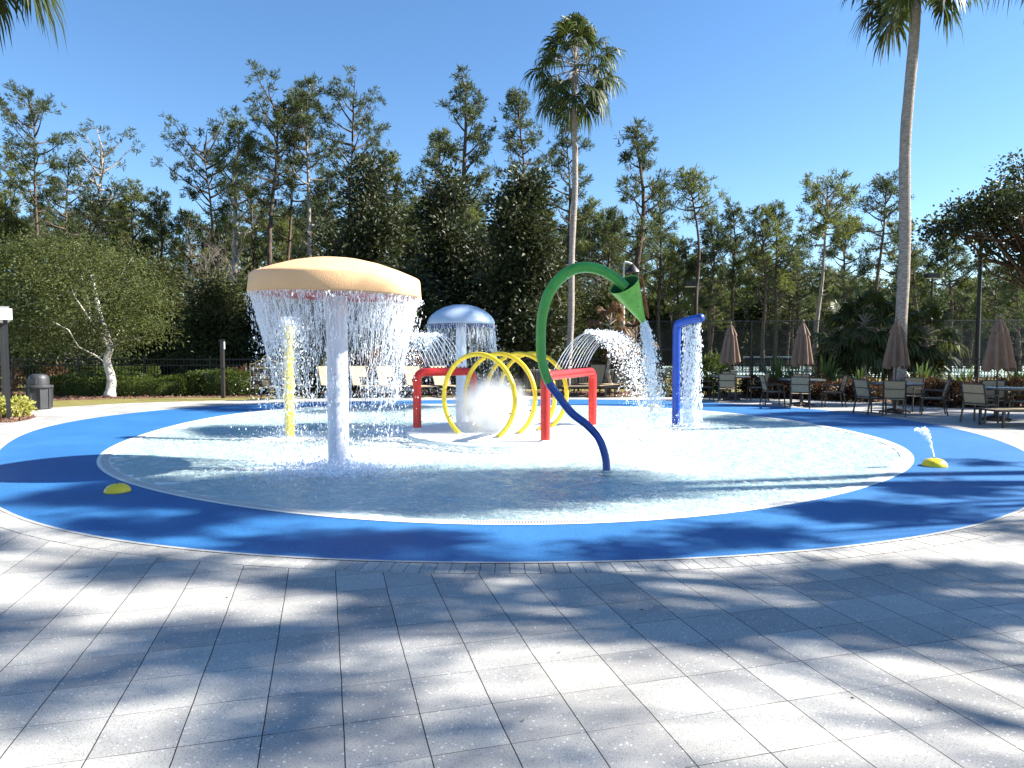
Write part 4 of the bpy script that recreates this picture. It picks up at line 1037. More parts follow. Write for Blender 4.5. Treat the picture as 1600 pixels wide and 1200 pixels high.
def bare_meshes(seed, Hh=10., spread=.35, r0=.12, depth=5, bark="twig"):
    rd = random.Random(seed); tm = MB()
    def br(p, d, L, r, k):
        n = 4; P = [p]; q = p
        for i in range(n):
            d = d+np.array([rd.gauss(0, .13) for _ in range(3)])+np.array((0, 0, .04)); d /= np.linalg.norm(d); q = q+d*L/n; P.append(q)
        tm.tube(P, np.linspace(r, r*.6, n+1), 5 if k < 2 else 3, cap=False)
        if k >= depth: return
        for j in range(rd.choice([2, 3, 3]) if k else 4):
            i = rd.choice([2, 3, 4]); a_ = rd.uniform(0, 2*pi); dd = d+spread*2.0*np.array((cos(a_), sin(a_), rd.uniform(-.2, .5)))*rd.uniform(.5, 1.1); dd /= np.linalg.norm(dd)
            br(P[i], dd, L*rd.uniform(.55, .8), max(.006, r*.5), k+1)
    br(np.array((0, 0, 0.)), np.array((0, 0, 1.)), Hh*.36, r0, 0); return tm.mesh("trunk", bark, smooth=False)
def bush(name, x, y, rx, ry, h, leaf, label, cat="shrub", n=1800, L=.09, W=.045, group=None, seed=0, boxy=False, z0=0.0):
    rg = np.random.default_rng(seed+int(abs(x)*100)); 
    if boxy:
        d = rg.uniform(-1, 1, (n, 3)); k = rg.integers(0, 3, n); sg = np.where(rg.random(n) < .5, -1, 1)
        for a_ in range(2): d[k == a_, a_] = sg[k == a_]
        d[k == 2, 2] = 1.0; rr_ = np.linalg.norm(d[:, :2], axis=1)
        d *= (1-.10*np.clip(np.linalg.norm(d, axis=1)-1.2, 0, 1))[:, None]
        P = np.stack([d[:, 0]*rx, d[:, 1]*ry, h*.5+d[:, 2]*h*.5], 1)+rg.normal(0, .035, (n, 3)); P[:, 2] += .04*np.sin(P[:, 0]*3.1+seed)+.03*np.sin(P[:, 0]*7+1)
    else:
        d = rg.normal(0, 1, (n, 3)); d /= np.linalg.norm(d, axis=1)[:, None]; r = rg.uniform(.55, 1.05, n); lump = 1+.18*np.sin(d[:, 0]*5+seed)+.15*np.sin(d[:, 1]*6+d[:, 2]*4)
        P = np.stack([d[:, 0]*rx*r*lump, d[:, 1]*ry*r*lump, h*.5+d[:, 2]*h*.5*r*lump], 1)
    ok = P[:, 2] > 0.0; P = P[ok]; D = d[ok]+rg.normal(0, .55, (len(P), 3))+np.array((0, 0, .35))
    m = MB().leaves(P, D, rg.uniform(.6, 1.3, len(P))*L, rg.uniform(.7, 1.2, len(P))*W, rg, droop=.1)
    T = empty(name, (x, y, z0), 0, label, cat, group); m.build("foliage", leaf, T)
    m = MB(); 
    for k in range(9):
        a_ = k*2.4; m.tube([(.05*cos(a_), .05*sin(a_), 0), (.3*rx*cos(a_), .3*ry*sin(a_), h*.4), (.62*rx*cos(a_), .62*ry*sin(a_), h*.8)], [.02, .014, .006], 4, cap=False)
    m.build("stem", "twig", T); return T
def core(T, rx, ry, h, leaf):
    m = MB().lathe([(1, .0), (1.0, .55), (.92, .8), (.7, .93), (.05, .97)], 14); V = m.v[0]; V[:, 0] *= rx*.88; V[:, 1] *= ry*.85; V[:, 2] *= h*.93; m.build("inner_growth", leaf, T)
def yucca(x, y, h, n, label, leaf="yucca_leaf", r=.5, seed=0, name="yucca", cat="plant", group=None, wd=.035):
    rg = np.random.default_rng(seed+77); T = empty(name, (x, y, 0), 0, label, cat, group); m = MB()
    for k in range(n):
        az = rg.uniform(0, 2*pi); el = radians(rg.uniform(15, 85)); L = h*rg.uniform(.7, 1.1); d = np.array((cos(az)*cos(el), sin(az)*cos(el), sin(el))); b = np.array((0, 0, h*.12)); s_ = np.array((-sin(az), cos(az), 0))
        m1 = b+d*L*.5; m2 = b+d*L*.85+np.array((0, 0, -L*.12*cos(el))); m3 = b+d*L*1.0+np.array((0, 0, -L*.32*cos(el)))
        m.add([b-s_*wd*.4, b+s_*wd*.4, m1-s_*wd, m1+s_*wd, m2-s_*wd*.7, m2+s_*wd*.7, m3], [(0, 1, 3, 2), (2, 3, 5, 4)], tris=[(4, 5, 6)])
    m.build("blades", leaf, T); MB().tube([(0, 0, 0), (0, 0, h*.2)], [.07, .05], 8).build("stem", "pine_bark", T); return T
# ------------------------------------------------------------------ palms
Y = 26.; x0, _ = xz(886, 590, Y); xt, zt_ = xz(899, 108, Y)
tm, cm = palm_meshes(5, zt_, .125, nf=40, pet=1.2, fan=.86, lean=(xt-x0, 0), bend=(.08, 0), droopk=1.1)
put("palm_tree", tm, cm, (x0, Y, 0), "tall fan palm in the middle, its whole crown against the sky", "palm tree")
Y = 19.6; x0, _ = xz(1408, 600, Y); xt, zt_ = xz(1434, -78, Y)
tm, cm = palm_meshes(9, zt_, .165, nf=36, pet=1.25, fan=.95, lean=(xt-x0, 0), bend=(-.10, 0), droopk=.9)
put("palm_tree", tm, cm, (x0, Y, 0), "tall fan palm at the right, its crown cut off by the picture's top", "palm tree")
def offpalm(px, pyt, Y, seed, label, H_=None, x=None, **kw):
    if x is None: x, H_ = xz(px, pyt, Y)
    tm, cm = palm_meshes(seed, H_, .17, **kw); return put("palm_tree", tm, cm, (x, Y, 0), label, "palm tree")
offpalm(-66, -160, 12.5, 21, "fan palm of which only drooping frond tips show at the top left corner", nf=34, pet=1.1, fan=1.0, droopk=1.1)
offpalm(1690, -185, 14.5, 22, "fan palm of which only frond tips show at the top right corner", nf=34, pet=1.1, fan=1.0)
# palms that stand to the right of the view and throw the shade
offpalm(0, 0, 9.4, 31, "fan palm standing right of the picture, its trunk shadow lying across the water", H_=11.6, x=14.6, nf=44, pet=1.0, fan=1.0, lean=(0, -.5))
offpalm(0, 0, 8.35, 34, "second fan palm standing right of the picture before the nearest table", H_=10.2, x=10.9, nf=44, pet=.70, fan=.85)
offpalm(0, 0, 16.3, 33, "fan palm standing right of the picture beyond the nearest table", H_=12.5, x=24.5, nf=36, pet=1.2, fan=1.1)
# shade trees outside the right edge: open crowns whose shadows dapple the deck
SH = {  # patches of shade as they lie on the paving and the surround: x, y, width, depth in the survey photograph
 (8.6, 4.4): (8.6, 51, "tall shade tree outside the picture, its crown closest above the viewer's right", [(330, 1015, 420, 90), (120, 1065, 300, 70), (230, 890, 420, 46), (-60, 985, 240, 80), (220, 818, 330, 46), (60, 1125, 200, 60), (-80, 850, 200, 60), (370, 1165, 260, 80)]),
 (10.2, 2.6): (7.4, 52, "shade tree outside the picture at the right, level with the near paving", [(600, 905, 620, 46), (600, 962, 360, 56), (560, 850, 520, 44), (860, 1160, 190, 90), (450, 1090, 150, 60), (640, 1180, 120, 40)]),
 (12.4, 4.3): (6.4, 53, "shade tree outside the picture at the right, beside the soldier course of pavers", [(1120, 975, 340, 46), (1400, 975, 420, 100), (1090, 1075, 190, 60), (1530, 1160, 240, 100), (900, 925, 220, 34), (1300, 905, 420, 30), (1260, 1165, 150, 50), (1560, 905, 200, 60)]),
 (13.2, 7.6): (6.0, 54, "shade tree outside the picture at the right, beside the blue surround", [(950, 862, 330, 26), (1180, 840, 300, 44), (1360, 800, 260, 44), (1480, 765, 280, 28), (1560, 820, 160, 40), (1560, 725, 160, 14)]),
 (21.5, 18.5): (7.6, 55, "shade tree outside the picture at the right, beyond the patio tables", [(1560, 650, 150, 16), (1440, 640, 170, 12), (1310, 633, 160, 9), (1180, 627, 150, 7), (1600, 668, 120, 10)]),
}
for (tx, ty), (hh, sd_, lab, pts_) in SH.items():
    k_ = hh/tan(SUN_EL); zs_ = []; ncl = 0
    for j_, (qx_, qy_, qw_, qh_) in enumerate(pts_):
        gx_, gy_ = gp(qx_, qy_); ra_ = .5*(gp(qx_+qw_/2, qy_)[0]-gp(qx_-qw_/2, qy_)[0]); rb_ = .5*(gp(qx_, qy_-qh_/2)[1]-gp(qx_, qy_+qh_/2)[1]); cv_ = 1.0
        hz = hh+(.35 if j_ % 2 else -.25); k_ = hz/tan(SUN_EL)
        zs_.append((gx_+k_*cos(SUN_AZ)-tx, gy_+k_*sin(SUN_AZ)-ty, hz, ra_*.78, rb_*.80, .14, ra_*rb_*cv_)); ncl += (ra_*.8+.1)*(rb_*.8+.1)*pi/.15
    tm, cm = clump_tree(sd_, zs_, "dark_oak_leaf", .15, .085, int(ncl), 100, .14, dict(pts=[(0, 0, 0), (.1, .1, hh*.45), (0, 0, hh-1.2)], r=.16), limbs=8, shell=.0)
    put("shade_tree", tm, cm, (tx, ty, 0), lab, "shade tree")
# live oak reaching in from the right edge
Y = 24.; xo = xz(1660, 560, Y)[0]
def zone(px, py, Yz, rx, ry, rz, wt): a_, b_ = xz(px, py, Yz); return (a_-xo, Yz-Y, b_, rx, ry, rz, wt)
zs_ = [zone(1590, 330, 23, 1.7, 2, 1.3, 1.5), (zone(1540, 330, 23.5, 1.2, 1.2, .45, .8)), zone(1490, 350, 23, .8, .9, .26, .45), zone(1600, 275, 24, .8, 1, .6, .45), zone(1575, 400, 24, 1.3, 1.5, .6, .8), zone(1640, 340, 24, 2.2, 2.2, 1.9, 2), zone(1460, 362, 23, .35, .6, .14, .12)]
tm, cm = clump_tree(51, zs_, "dark_oak_leaf", .15, .085, 210, 60, .26, dict(pts=[(0, 0, 0), (-.2, 0, 2.2), (-.6, -.2, 4.5), (-1.0, -.4, 6.2)], r=.3), bark="pine_bark", limbs=26, shell=.15)
put("oak_tree", tm, cm, (xo, Y, 0), "dark spreading oak whose branches reach in from the right edge", "oak tree")
# light green street oak at the left
Y = 22.8; xo = xz(171, 600, Y)[0]
zs_ = [zone(150, 460, Y, 2.2, 2.0, 1.25, 2.2), zone(60, 450, Y+.3, 2.0, 1.8, 1.35, 1.7), zone(10, 470, Y, 1.6, 1.6, 1.3, 1), zone(215, 500, Y, 1.1, 1.3, .85, .9), zone(110, 410, Y+.5, 1.9, 1.5, .75, .8), zone(185, 430, Y, 1.2, 1.3, .8, .7), zone(40, 520, Y+.5, 1.6, 1.6, .8, .8), zone(130, 525, Y+.2, 2.0, 1.4, .6, .9), zone(20, 410, Y, 1.6, 1.4, .7, .7), zone(70, 500, Y-.3, 1.8, 1.3, .8, .9), zone(232, 465, Y, .6, .8, .5, .3), zone(95, 392, Y+.4, .8, .8, .45, .3), zone(175, 398, Y+.2, .6, .7, .35, .2), zone(245, 440, Y, .45, .6, .3, .15), zone(30, 385, Y, .7, .8, .35, .2), zone(250, 520, Y, .5, .6, .4, .2)]
tm, cm = clump_tree(61, zs_, "oak_leaf", .11, .045, 360, 88, .31, dict(pts=[(0, 0, 0), (.07, 0, .55), (-.06, 0, 1.15), (.06, 0, 1.7), (-.3, .1, 2.7), (-.6, .2, 4.0)], r=.15), bark="white_bark", limbs=3, shell=.4, droop=.25)
put("oak_tree", tm, cm, (xo, Y, 0), "bushy light green oak at the left with a short crooked white trunk", "oak tree")
Y = 27.; xo = xz(20, 600, Y)[0]
zs_ = [zone(30, 530, Y, 2.6, 1.8, 1.1, 2), zone(110, 545, Y, 2.2, 1.6, .8, 1)]
tm, cm = clump_tree(62, zs_, "dark_oak_leaf", .15, .07, 160, 80, .35, dict(pts=[(0, 0, 0), (.1, 0, 1.2), (0, 0, 2.4)], r=.12), limbs=14, shell=.1)
put("oak_tree", tm, cm, (xo, Y, 0), "low dark bushy tree under the light green oak, behind the litter bin", "oak tree")
# magnolias
def magnolia(px, pyt, Y, wpx, seed, label, n=330, low=.6):
    x, zt_ = xz(px, pyt, Y); R = wpx/2/F*Y; z_ = []
    for k in range(9):
        t = k/8; zc = low+(zt_-low)*(t*.94); r = R*(.66+.30*sin(k*2.3+seed*1.7))*(1-.72*t**2.2)+.12; z_.append(((.42*sin(k*2.1+seed))*R*(1-t*.6), .35*cos(k*1.7)*R, zc, r, r*.9, (zt_-low)/9, r*1.0+.25))
    tm, cm = clump_tree(seed, z_, "magnolia_leaf", .25, .12, n, 50, .45, dict(pts=[(0, 0, 0), (.1, 0, zt_*.5), (0, 0, zt_*.93)], r=.18), bark="pine_bark", limbs=20, shell=.2, up=.4)
    put("magnolia_tree", tm, cm, (x, Y, 0), label, "magnolia tree")
magnolia(575, 262, 31, 118, 71, "dark glossy magnolia above the right side of the orange mushroom", 380)
magnolia(695, 285, 33, 135, 72, "dark glossy magnolia between the orange mushroom and the small blue mushroom's top", 380)
magnolia(815, 270, 29, 128, 73, "darkest glossy magnolia just left of the middle palm", 430)
magnolia(755, 372, 32, 96, 75, "dark magnolia between the two tallest central magnolias", 170)
magnolia(520, 352, 34, 90, 76, "dark magnolia behind the top of the orange mushroom", 170)
magnolia(640, 430, 28.5, 120, 74, "low dark magnolia right behind the orange mushroom's right rim", 210)
# ------------------------------------------------------------------ tall pines along the skyline
HP = [  # px, tip px, tip py, Y, cs, R, dens, label, extra
 (60, 55, 160, 47, .60, 2.1, 1.0, "tall flat topped pine at the far left rising above its neighbours", dict(flat=1)),
 (16, 18, 235, 52, .45, 2.4, .9, "pine cut by the left edge with a ragged crown", {}),
 (110, 105, 242, 50, .5, 2.3, .9, "pine just right of the far left flat topped one, with a broad rounded crown", {}),
 (158, 163, 228, 44, .62, 2.4, .6, "sparse pine with pale trunk and long bare limbs above the light green oak", dict(bark="pale_bark", flat=1)),
 (205, 208, 288, 48, .4, 2.0, 1.2, "dense low pine in the dip right of the light green oak's top", {}),
 (250, 248, 300, 46, .35, 1.8, 1.1, "dense dark pine left of the big gap of sky", {}),
 (330, 330, 215, 44, .52, 2.6, .9, "pine with long drooping limbs reaching left into the gap of sky", dict(flat=1)),
 (368, 366, 186, 42, .48, 2.3, .9, "stout pine with moss on its trunk left of the orange mushroom's rim", dict(r0=.30, bark="pale_bark")),
 (395, 392, 230, 49, .5, 1.6, .8, "thin pine between the mossy pine and the dark straight pine", {}),
 (425, 424, 150, 41, .58, 2.6, 1.0, "dark straight trunked pine with a wide flat crown above the mushroom's left rim", dict(flat=1, r0=.24)),
 (440, 468, 142, 45, .62, 1.9, .8, "pine leaning to the right beside the dark straight one", {}),
 (485, 486, 116, 42, .60, 2.0, .95, "tallest pine left of centre with a pale straight trunk", dict(bark="pale_bark", r0=.21)),
 (540, 556, 158, 43, .55, 2.5, 1.0, "leaning pine with a wide crown above the orange mushroom's right half", dict(flat=1)),
 (612, 612, 240, 44, .45, 1.7, 1.1, "bushy pine behind the first magnolia", {}),
 (512, 512, 262, 50, .45, 1.7, 1.0, "shorter pine filling the gap right of the pale straight trunk", {}),
 (722, 722, 114, 40, .42, 2.7, 1.15, "largest pine near the centre with a tall irregular crown", dict(r0=.30)),
 (690, 690, 205, 43, .5, 1.9, .9, "pine tucked against the left of the largest central pine", {}),
 (802, 822, 132, 40, .60, 1.5, .95, "slim pine leaning right just left of the middle palm's crown", dict(wig=.4)),
 (884, 890, 186, 44, .40, 2.3, 1.0, "pine right behind the middle palm's trunk", {}),
 (930, 930, 312, 46, .35, 1.8, .9, "small pine right of the middle palm's trunk", {}),
 (985, 1004, 198, 36, .46, 2.0, .9, "large dark trunked pine leaning right above the green cone", dict(r0=.26, wig=.35)),
 (1030, 1030, 290, 47, .4, 1.8, .8, "feathery pine immediately right of the large leaning one", {}),
 (1087, 1083, 268, 40, .78, 1.3, .5, "thin nearly bare pine standing alone against the sky", {}),
 (1110, 1108, 340, 46, .35, 1.7, 1.1, "low rounded pine at the foot of the lone thin pine", {}),
 (1143, 1145, 322, 48, .4, 1.6, 1.0, "pointed pine between the lone thin pine and the twin pines", {}),
 (1192, 1190, 326, 46, .42, 1.7, .9, "left one of the twin pines in the right half", {}),
 (1210, 1216, 318, 47, .45, 1.5, .9, "right one of the twin pines in the right half", {}),
 (1245, 1243, 372, 52, .4, 1.6, .8, "small distant pine left of the umbrella shaped one", {}),
 (1275, 1287, 296, 38, .70, 1.7, .9, "umbrella shaped pine with a wavy pale trunk", dict(flat=1, bark="pale_bark", wig=.3)),
 (1322, 1322, 340, 47, .35, 2.0, 1.1, "bushy pine between the umbrella shaped pine and the tall palm", {}),
 (1368, 1380, 274, 42, .62, 1.6, .7, "pine with upswept limbs just left of the tall palm trunk", {}),
 (1400, 1402, 345, 47, .4, 1.7, .9, "pine directly behind the tall palm trunk", {}),
 (1436, 1432, 385, 45, .4, 1.4, .7, "thin ragged pine just right of the tall palm trunk", {}),
 (1482, 1482, 374, 47, .45, 1.7, 1.3, "round headed pine between the tall palm and the thick light pole", {}),
 (1515, 1515, 440, 52, .4, 1.4, .8, "small pine right of the round headed one", {}),
 (1556, 1556, 420, 50, .35, 1.8, 1.0, "pine behind the oak branches near the right edge", {}),
 (1592, 1592, 440, 46, .3, 2.0, 1.0, "pine cut by the right edge under the oak branches", {}),
 (300, 298, 330, 46, .45, 1.8, .8, "thin pine in the middle of the left gap of sky", {}),
 (135, 132, 300, 42, .45, 1.6, .8, "pine with a forked look behind the light green oak's centre", {}),
 (955, 952, 330, 44, .42, 1.6, .8, "slim pine left of the large dark leaning one", {}),
 (1060, 1056, 372, 48, .35, 1.8, 1.0, "low pine left of the lone thin pine", {}),
]
protos = []
for i, (px, pxt, pyt, Y, cs, R, dn, lab, kw) in enumerate(HP):
    x0 = xz(px, 560, Y)[0]; xt, zt_ = xz(pxt, pyt, Y)
    kw = dict(kw); kw.setdefault('r0', .17)
    if i % 3 == 1: kw.setdefault('needles', 'pine_yellow')
    tm, cm = pine_meshes(100+i, Hh=zt_, lean=(xt-x0, 0), cs=cs, R=R*.94*(Y/44), dens=dn*1.02, nl=int(20+6*dn), **kw)
    put("pine_tree", tm, cm, (x0, Y, 0), lab, "pine tree", "tall pines behind the pool")
    if i in (2, 4, 5, 13, 19, 23, 24, 29): protos.append((tm, cm, zt_))
# more pines deeper in the wood, copies of the bushy ones
rp = random.Random(5); n_ = 0
for k in range(96):
    px = -60+1720*(k+.5)/96+rp.uniform(-14, 14); Y = rp.uniform(50, 74)
    top = np.interp(px, [0, 200, 280, 420, 600, 700, 900, 1000, 1100, 1300, 1450, 1600], [300, 335, 375, 300, 320, 320, 320, 345, 405, 395, 440, 455])+rp.uniform(-14, 45)
    x, zt_ = xz(px, top, Y); tm, cm, h0 = protos[k % len(protos)]; s = zt_/h0
    put("pine_tree", tm, cm, (x, Y, 0), "slim pine deep in the wood, half hidden by the nearer pines", "pine tree", "pines deep in the wood", rz=rp.uniform(0, 6.28), sc=(max(.8, s)*rp.uniform(.85, 1.15), max(.8, s), s))
# young bushy pines and hollies at the wood's edge
_, holly = clump_tree(81, [(0, 0, 1.6, 1.5, 1.4, 1.5, 2), (.2, .1, 3.4, 1.1, 1.0, 1.3, 1.2), (0, 0, 4.9, .6, .6, .9, .5)], "under_leaf", .26, .09, 150, 60, .42, None, shell=.1)
tmh = MB().tube([(0, 0, 0), (.05, 0, 2.5), (0, 0, 5)], [.08, .05, .02], 6).mesh("trunk", "pine_bark")
_, holly2 = clump_tree(82, [(0, 0, 1.4, 1.7, 1.5, 1.2, 2), (-.4, .1, 2.8, 1.2, 1.1, 1.0, 1.2), (.5, 0, 3.9, .8, .7, .8, .6)], "oak_leaf", .22, .07, 120, 60, .42, None, shell=.1)
for k in range(64):
    px = -40+1690*(k+.5)/64+rp.uniform(-12, 12); Y = rp.uniform(40, 47) if px > 960 else rp.uniform(31, 42)
    if px > 960: Y = rp.uniform(61.5, 66)
    x = xz(px, 560, Y)[0]; topy = rp.uniform(410, 505); zt_ = xz(px, topy, Y)[1]; s = zt_/5.4
    put("young_tree", tmh, holly if k % 3 else holly2, (x, Y, 0), "leafy young tree in the undergrowth at the edge of the wood", "young tree", "young trees at the wood's edge", rz=rp.uniform(0, 6.28), sc=(s*rp.uniform(.9, 1.3), s, s))
for k in range(22):
    px = 965+640*(k+.5)/22+rp.uniform(-10, 10); Y = rp.uniform(40, 47)
    if px > 1060 and k % 2: continue
# bare winter trees
bm = [bare_meshes(200+i, 10., .36, .10, 5) for i in range(4)]
bl = ["bare grey winter tree in the gap left of the orange mushroom", "second bare winter tree in the gap left of the orange mushroom, nearer the mushroom", "bare twiggy tree behind the blue shower", "bare twiggy tree just right of the tall palm trunk", "thin bare tree behind the low part of the middle palm's trunk", "bare twiggy tree left of the path post", "bare spreading twigs above the lounge chairs beside the small blue mushroom", "bare twiggy tree between the first two closed umbrellas", "bare twiggy tree between the second and third closed umbrellas", "bare twiggy tree behind the chain link fence left of the nearest umbrella"]
for i, (px, pyt, Y) in enumerate([(322, 335, 36), (368, 330, 37), (1052, 400, 62), (1432, 365, 62), (925, 400, 34), (290, 400, 34), (740, 470, 31), (1160, 430, 62), (1330, 420, 62), (1500, 470, 62)]):
    x, zt_ = xz(px, pyt, Y); s = zt_/9.5
    put("bare_tree", bm[i % 4], None, (x, Y, 0), bl[i], "bare tree", "bare winter trees", rz=i*1.3, sc=(s*.8, s*.8, s))
for k in range(26):
    px = 180+1440*(k+.5)/26+rp.uniform(-20, 20); Y = rp.uniform(36, 44) if px < 950 else rp.uniform(61, 68); x, zt_ = xz(px, rp.uniform(380, 460), Y); s = zt_/9.5
    put("bare_tree", bm[k % 4], None, (x, Y, 0), "thin bare tree tangled in the undergrowth of the wood", "bare tree", "thin bare trees in the undergrowth", rz=rp.uniform(0, 6), sc=(s*.6, s*.6, s))
# undergrowth: one continuous mass along the foot of the wood
rg = np.random.default_rng(91); m = MB(); n = 90000
px = rg.uniform(-150, 1750, n); Yb = np.where(px > 950, rg.uniform(63, 78, n), rg.uniform(44, 60, n)); dxn = (px-800)/F*Yb
hh = np.clip(4.4+2.2*np.sin(dxn*.6)+1.5*np.sin(dxn*1.7+2)+1.2*np.sin(dxn*.23), 1.2, 9)*(rg.random(n)**.7)
P = np.stack([dxn, Yb, hh+.1], 1); m.leaves(P, rg.normal(0, 1, (n, 3))+np.array((0, 0, .4)), rg.uniform(.3, .7, n), rg.uniform(.12, .22, n), rg)
stuff(m.build("undergrowth", "under_leaf"), "tangled dark undergrowth along the foot of the pine wood", "undergrowth")
# ------------------------------------------------------------------ clipped hedges and planting
def hedge(pxa, pxb, pyb, pyt, Y, label, seed, dpt=1.5, n=9000):
    xa, xb = xz(pxa, 600, Y)[0], xz(pxb, 600, Y)[0]; zt_ = xz((pxa+pxb)/2, pyt, Y)[1]
    T = bush("hedge", (xa+xb)/2, Y+dpt/2, (xb-xa)/2, dpt/2, zt_, "hedge_leaf", label, "hedge", n=n, L=.085, W=.04, boxy=True, seed=seed, group="clipped hedges at the left")
    core(T, (xb-xa)/2, dpt/2, zt_, "hedge_leaf")
hedge(62, 288, 620, 592, 23.2, "long low clipped hedge behind the white oak trunk", 1, 1.5, 14000)
hedge(290, 396, 618, 583, 23.4, "taller clipped hedge between the long low hedge and the sign", 2, 1.5, 9000)
hedge(80, 215, 590, 576, 24.95-.9, "rear clipped hedge showing above the long low one behind the white oak trunk", 3, .9, 7000) if False else hedge(75, 225, 590, 575.5, 26.4, "rear hedge beyond the fence showing above the long low hedge", 3, 1.2, 7000)
def sh(px, py, Y, rx, h, leaf, label, name="shrub", cat="shrub", n=1500, L=.10, W=.05, group=None, seed=0, ry=None):
    x = xz(px, py, Y)[0]; return bush(name, x, Y, rx, ry or rx*.8, h, leaf, label, cat, n, L, W, group, seed)
sh(22, 640, 15.9, .42, .42, "yellow_leaf", "small yellow leaved shrub at the foot of the black shelter post", n=700, L=.11, W=.06)
sh(-12, 640, 16.1, .40, .40, "yellow_leaf", "small yellow leaved shrub cut by the left edge", n=500, L=.11, W=.06)
sh(88, 590, 25.9, .45, .95, "brown_leaf", "rusty brown shrub showing above the rear hedge", n=600)
sh(380, 600, 24.2, .35, .95, "brown_leaf", "rusty brown shrub at the left end of the sign", n=600)
sh(10, 590, 23.4, .6, .95, "brown_leaf", "rusty brown shrub behind the shelter post", n=600)
gl = "coppery shrubs behind the lounge chairs"
for i, (px, h_) in enumerate([(548, 1.3), (585, 1.5), (620, 1.25), (655, 1.4), (690, 1.2)]):
    sh(px, 600, 24.2, .62, h_, "copper_leaf" if i % 2 == 0 else "brown_leaf", ["coppery shrub behind the first chair right of the thick white stem", "brown leaved shrub behind the second chair right of the thick white stem", "coppery shrub behind the chair left of the left red arch", "brown leaved shrub behind the left red arch's left leg", "coppery shrub seen through the left red arch"][i], n=1300, L=.13, W=.06, group=gl, seed=i)
for i, px in enumerate([452, 488, 520, 735, 775]):
    sh(px, 600, 24.4, .7, [1.2, 1.3, 1.4, 1.6, 1.5][i], "magnolia_leaf", ["dark shrub behind the yellow post", "dark shrub behind the chair left of the thick white stem", "dark shrub right behind the thick white stem", "dark shrub right behind the small blue mushroom's stem", "dark shrub seen through the yellow hoops"][i], n=1500, L=.14, W=.07, group="dark shrubs behind the lounge chairs", seed=i+20)
gl = "coppery shrubs in the right planting bed"
cl = ["coppery shrub behind the first table, left part", "coppery shrub behind the first table, right part", "coppery shrub left of the second table", "coppery shrub behind the second table", "coppery shrub between the second and third tables", "coppery shrub left behind the tall palm's foot", "coppery shrub at the foot of the tall palm", "coppery shrub just right of the tall palm's foot", "coppery shrub between the third and nearest tables", "coppery shrub behind the nearest umbrella", "coppery shrub at the right edge behind the nearest table"]
for i, (px, Y) in enumerate([(1078, 23.5), (1182, 23), (1210, 22), (1262, 21.9), (1312, 21), (1350, 20.6), (1425, 19.4), (1455, 19), (1490, 18.6), (1530, 18.6), (1585, 18.2)]):
    sh(px, 600, Y, .62, [.70, .62, .62, .70, .58, .62, .75, .75, .66, .72, .8][i], "copper_leaf", cl[i], n=1300, L=.13, W=.055, group=gl, seed=i+40)
yl = ["spiky yucca right of the second closed umbrella", "spiky yucca left of the second closed umbrella", "spiky yucca behind the second table", "spiky yucca left of the third closed umbrella", "spiky yucca right of the tall palm's foot", "spiky plant behind the nearest umbrella, on its left", "spiky plant at the right edge behind the nearest umbrella"]
for i, (px, Y, h_) in enumerate([(1288, 22.6, 1.35), (1215, 23, 1.3), (1240, 23.5, 1.0), (1345, 21.6, 1.0), (1440, 20.4, 1.2), (1505, 19.6, 1.1), (1590, 19.2, 1.2)]):
    yucca(xz(px, 600, Y)[0], Y, h_, 60, yl[i], seed=i, group="spiky yuccas in the right bed")
sh(1108, 600, 23.6, .75, 1.35, "hedge_leaf", "green leafy shrub between the blue shower's spray and the first umbrella", n=2200, L=.15, W=.06)
sh(1042, 600, 23.0, .42, .95, "dark_oak_leaf", "small black-green shrub behind the blue shower post", n=1200, L=.07, W=.04)
# big palmetto clump in front of the wood at the right
Y = 24.2; x, zt_ = xz(1352, 455, Y)
for i, (px, pyt, s_, lab) in enumerate([(1352, 468, 1.0, "large dark palmetto clump left of the tall palm trunk"), (1395, 478, .8, "dark palmetto directly behind the tall palm trunk"), (1445, 488, .8, "palmetto just right of the tall palm trunk"), (1318, 490, .7, "left side palmetto of the dark clump")]):
    x, zt_ = xz(px, pyt, Y+.3*i); tm, cm = palm_meshes(300+i, max(1.0, zt_-1.0), .11, nf=26, pet=.75, fan=.72, droopk=.9); put("palmetto", tm, cm, (x, Y+.3*i, 0), lab, "palmetto", "palmettos by the tall palm")
# small brown palms behind the jets
for px, pyt, Yb_, sd_, fan_, lab in ((952, 500, 24.3, 320, .50, "small palm with dead brown fronds behind the right arch's jets"), (992, 520, 24.8, 321, .42, "small palm with rusty fronds left of the falling cone spray")):
    x, zt_ = xz(px, pyt, Yb_); tm, cm = palm_meshes(sd_, zt_-.35, .07, nf=12, pet=.5, fan=fan_, droopk=1.2)
    cm.materials.clear(); cm.materials.append(MATS["dead_frond"]); put("palm_tree", tm, cm, (x, Yb_, 0), lab, "palm tree")
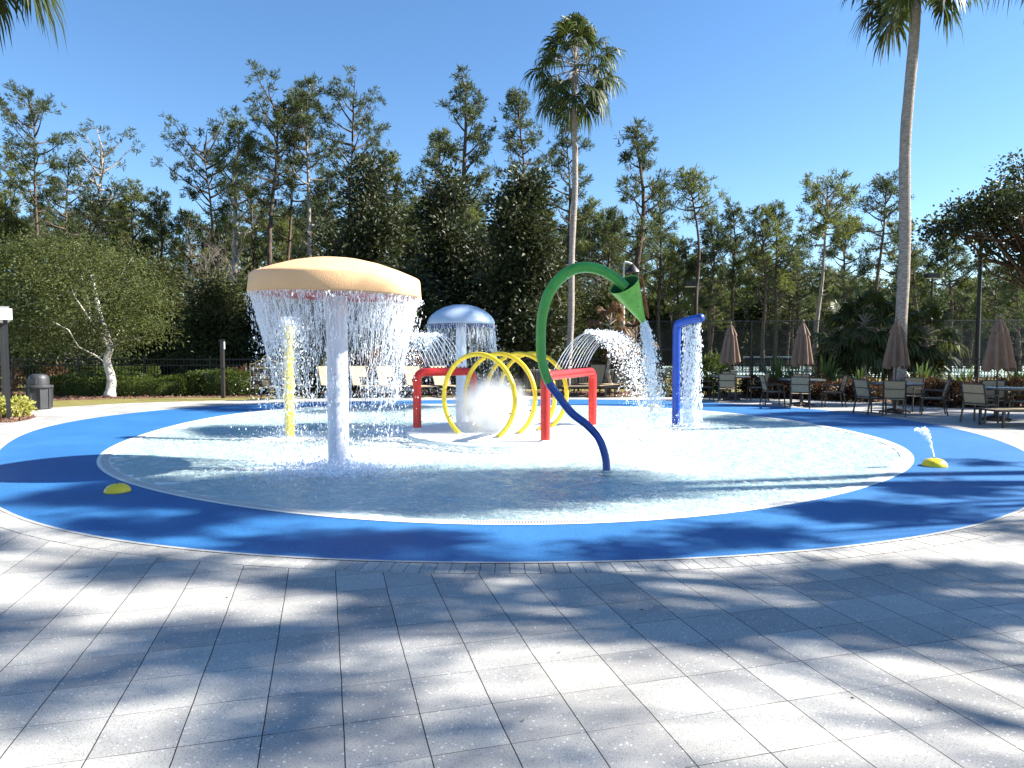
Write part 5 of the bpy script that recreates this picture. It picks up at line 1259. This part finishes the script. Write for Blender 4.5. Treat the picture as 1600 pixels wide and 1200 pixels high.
# ------------------------------------------------------------------ mulch and dead leaves
def chips(poly, n, label, seed, z=.0):
    rg = np.random.default_rng(seed); P = []; poly = np.array(poly)
    mn, mx = poly.min(0), poly.max(0)
    while len(P) < n:
        p = rg.uniform(mn, mx); ins = False; j = len(poly)-1
        for i in range(len(poly)):
            if (poly[i][1] > p[1]) != (poly[j][1] > p[1]) and p[0] < (poly[j][0]-poly[i][0])*(p[1]-poly[i][1])/(poly[j][1]-poly[i][1])+poly[i][0]: ins = not ins
            j = i
        if ins: P.append((p[0], p[1], z+rg.uniform(.0, .03)))
    P = np.array(P); D = rg.normal(0, 1, (n, 3))*np.array((1, 1, .25)); m = MB().leaves(P, D, rg.uniform(.05, .13, n), rg.uniform(.02, .05, n), rg)
    stuff(m.build("bark_chips", "mulch"), label, "mulch")
def sheet(poly, z, name, mat): struct(MB().add([(x, y, z) for x, y in poly], ng=[list(range(len(poly)))]).build(name, mat))
bed = [gp(-60, 662), gp(20, 660), gp(44, 656), gp(56, 652), gp(45, 648), gp(20, 644), gp(-60, 640)]
sheet(bed, .004, "mulch_bed", "mulch"); chips(bed, 900, "reddish bark chips at the foot of the shelter post", 1, .006)
bed = [gp(40, 625), gp(170, 621), gp(300, 619), gp(420, 617.5), gp(440, 612), gp(0, 612)]
sheet(bed, -.044, "mulch_bed", "mulch"); chips(bed, 2600, "brown bark chips along the foot of the hedges", 2, -.04)
bed = [(-8.6, 23.7), (5.5, 23.4), (5.5, 26), (-8.6, 26)]
sheet(bed, -.044, "mulch_bed", "mulch"); chips(bed, 2400, "brown bark chips behind the lounge chairs", 3, -.04)
pb = [gp(1085, 619.5), gp(1200, 620), gp(1330, 624), gp(1470, 630), gp(1620, 640), (21, 17.5), (22, 24.6), (7, 24.6)]
sheet(pb, -.044, "mulch_bed", "mulch"); chips(pb, 3500, "dark bark chips in the right planting bed", 4, -.04)
# stray leaves on the paving
rg = np.random.default_rng(17); n = 90; P = np.stack([rg.uniform(-6, 6, n), rg.uniform(1.6, 5.2, n), np.full(n, .006)], 1); rr_ = np.hypot(P[:, 0]-CX, P[:, 1]-CY); P = P[rr_ > 8.2]
stuff(MB().leaves(P, rg.normal(0, 1, (len(P), 3))*np.array((1, 1, .06)), rg.uniform(.012, .03, len(P)), .008, rg).build("fallen_leaves", "mulch"), "tiny fallen leaf bits scattered over the near paving", "fallen leaves")
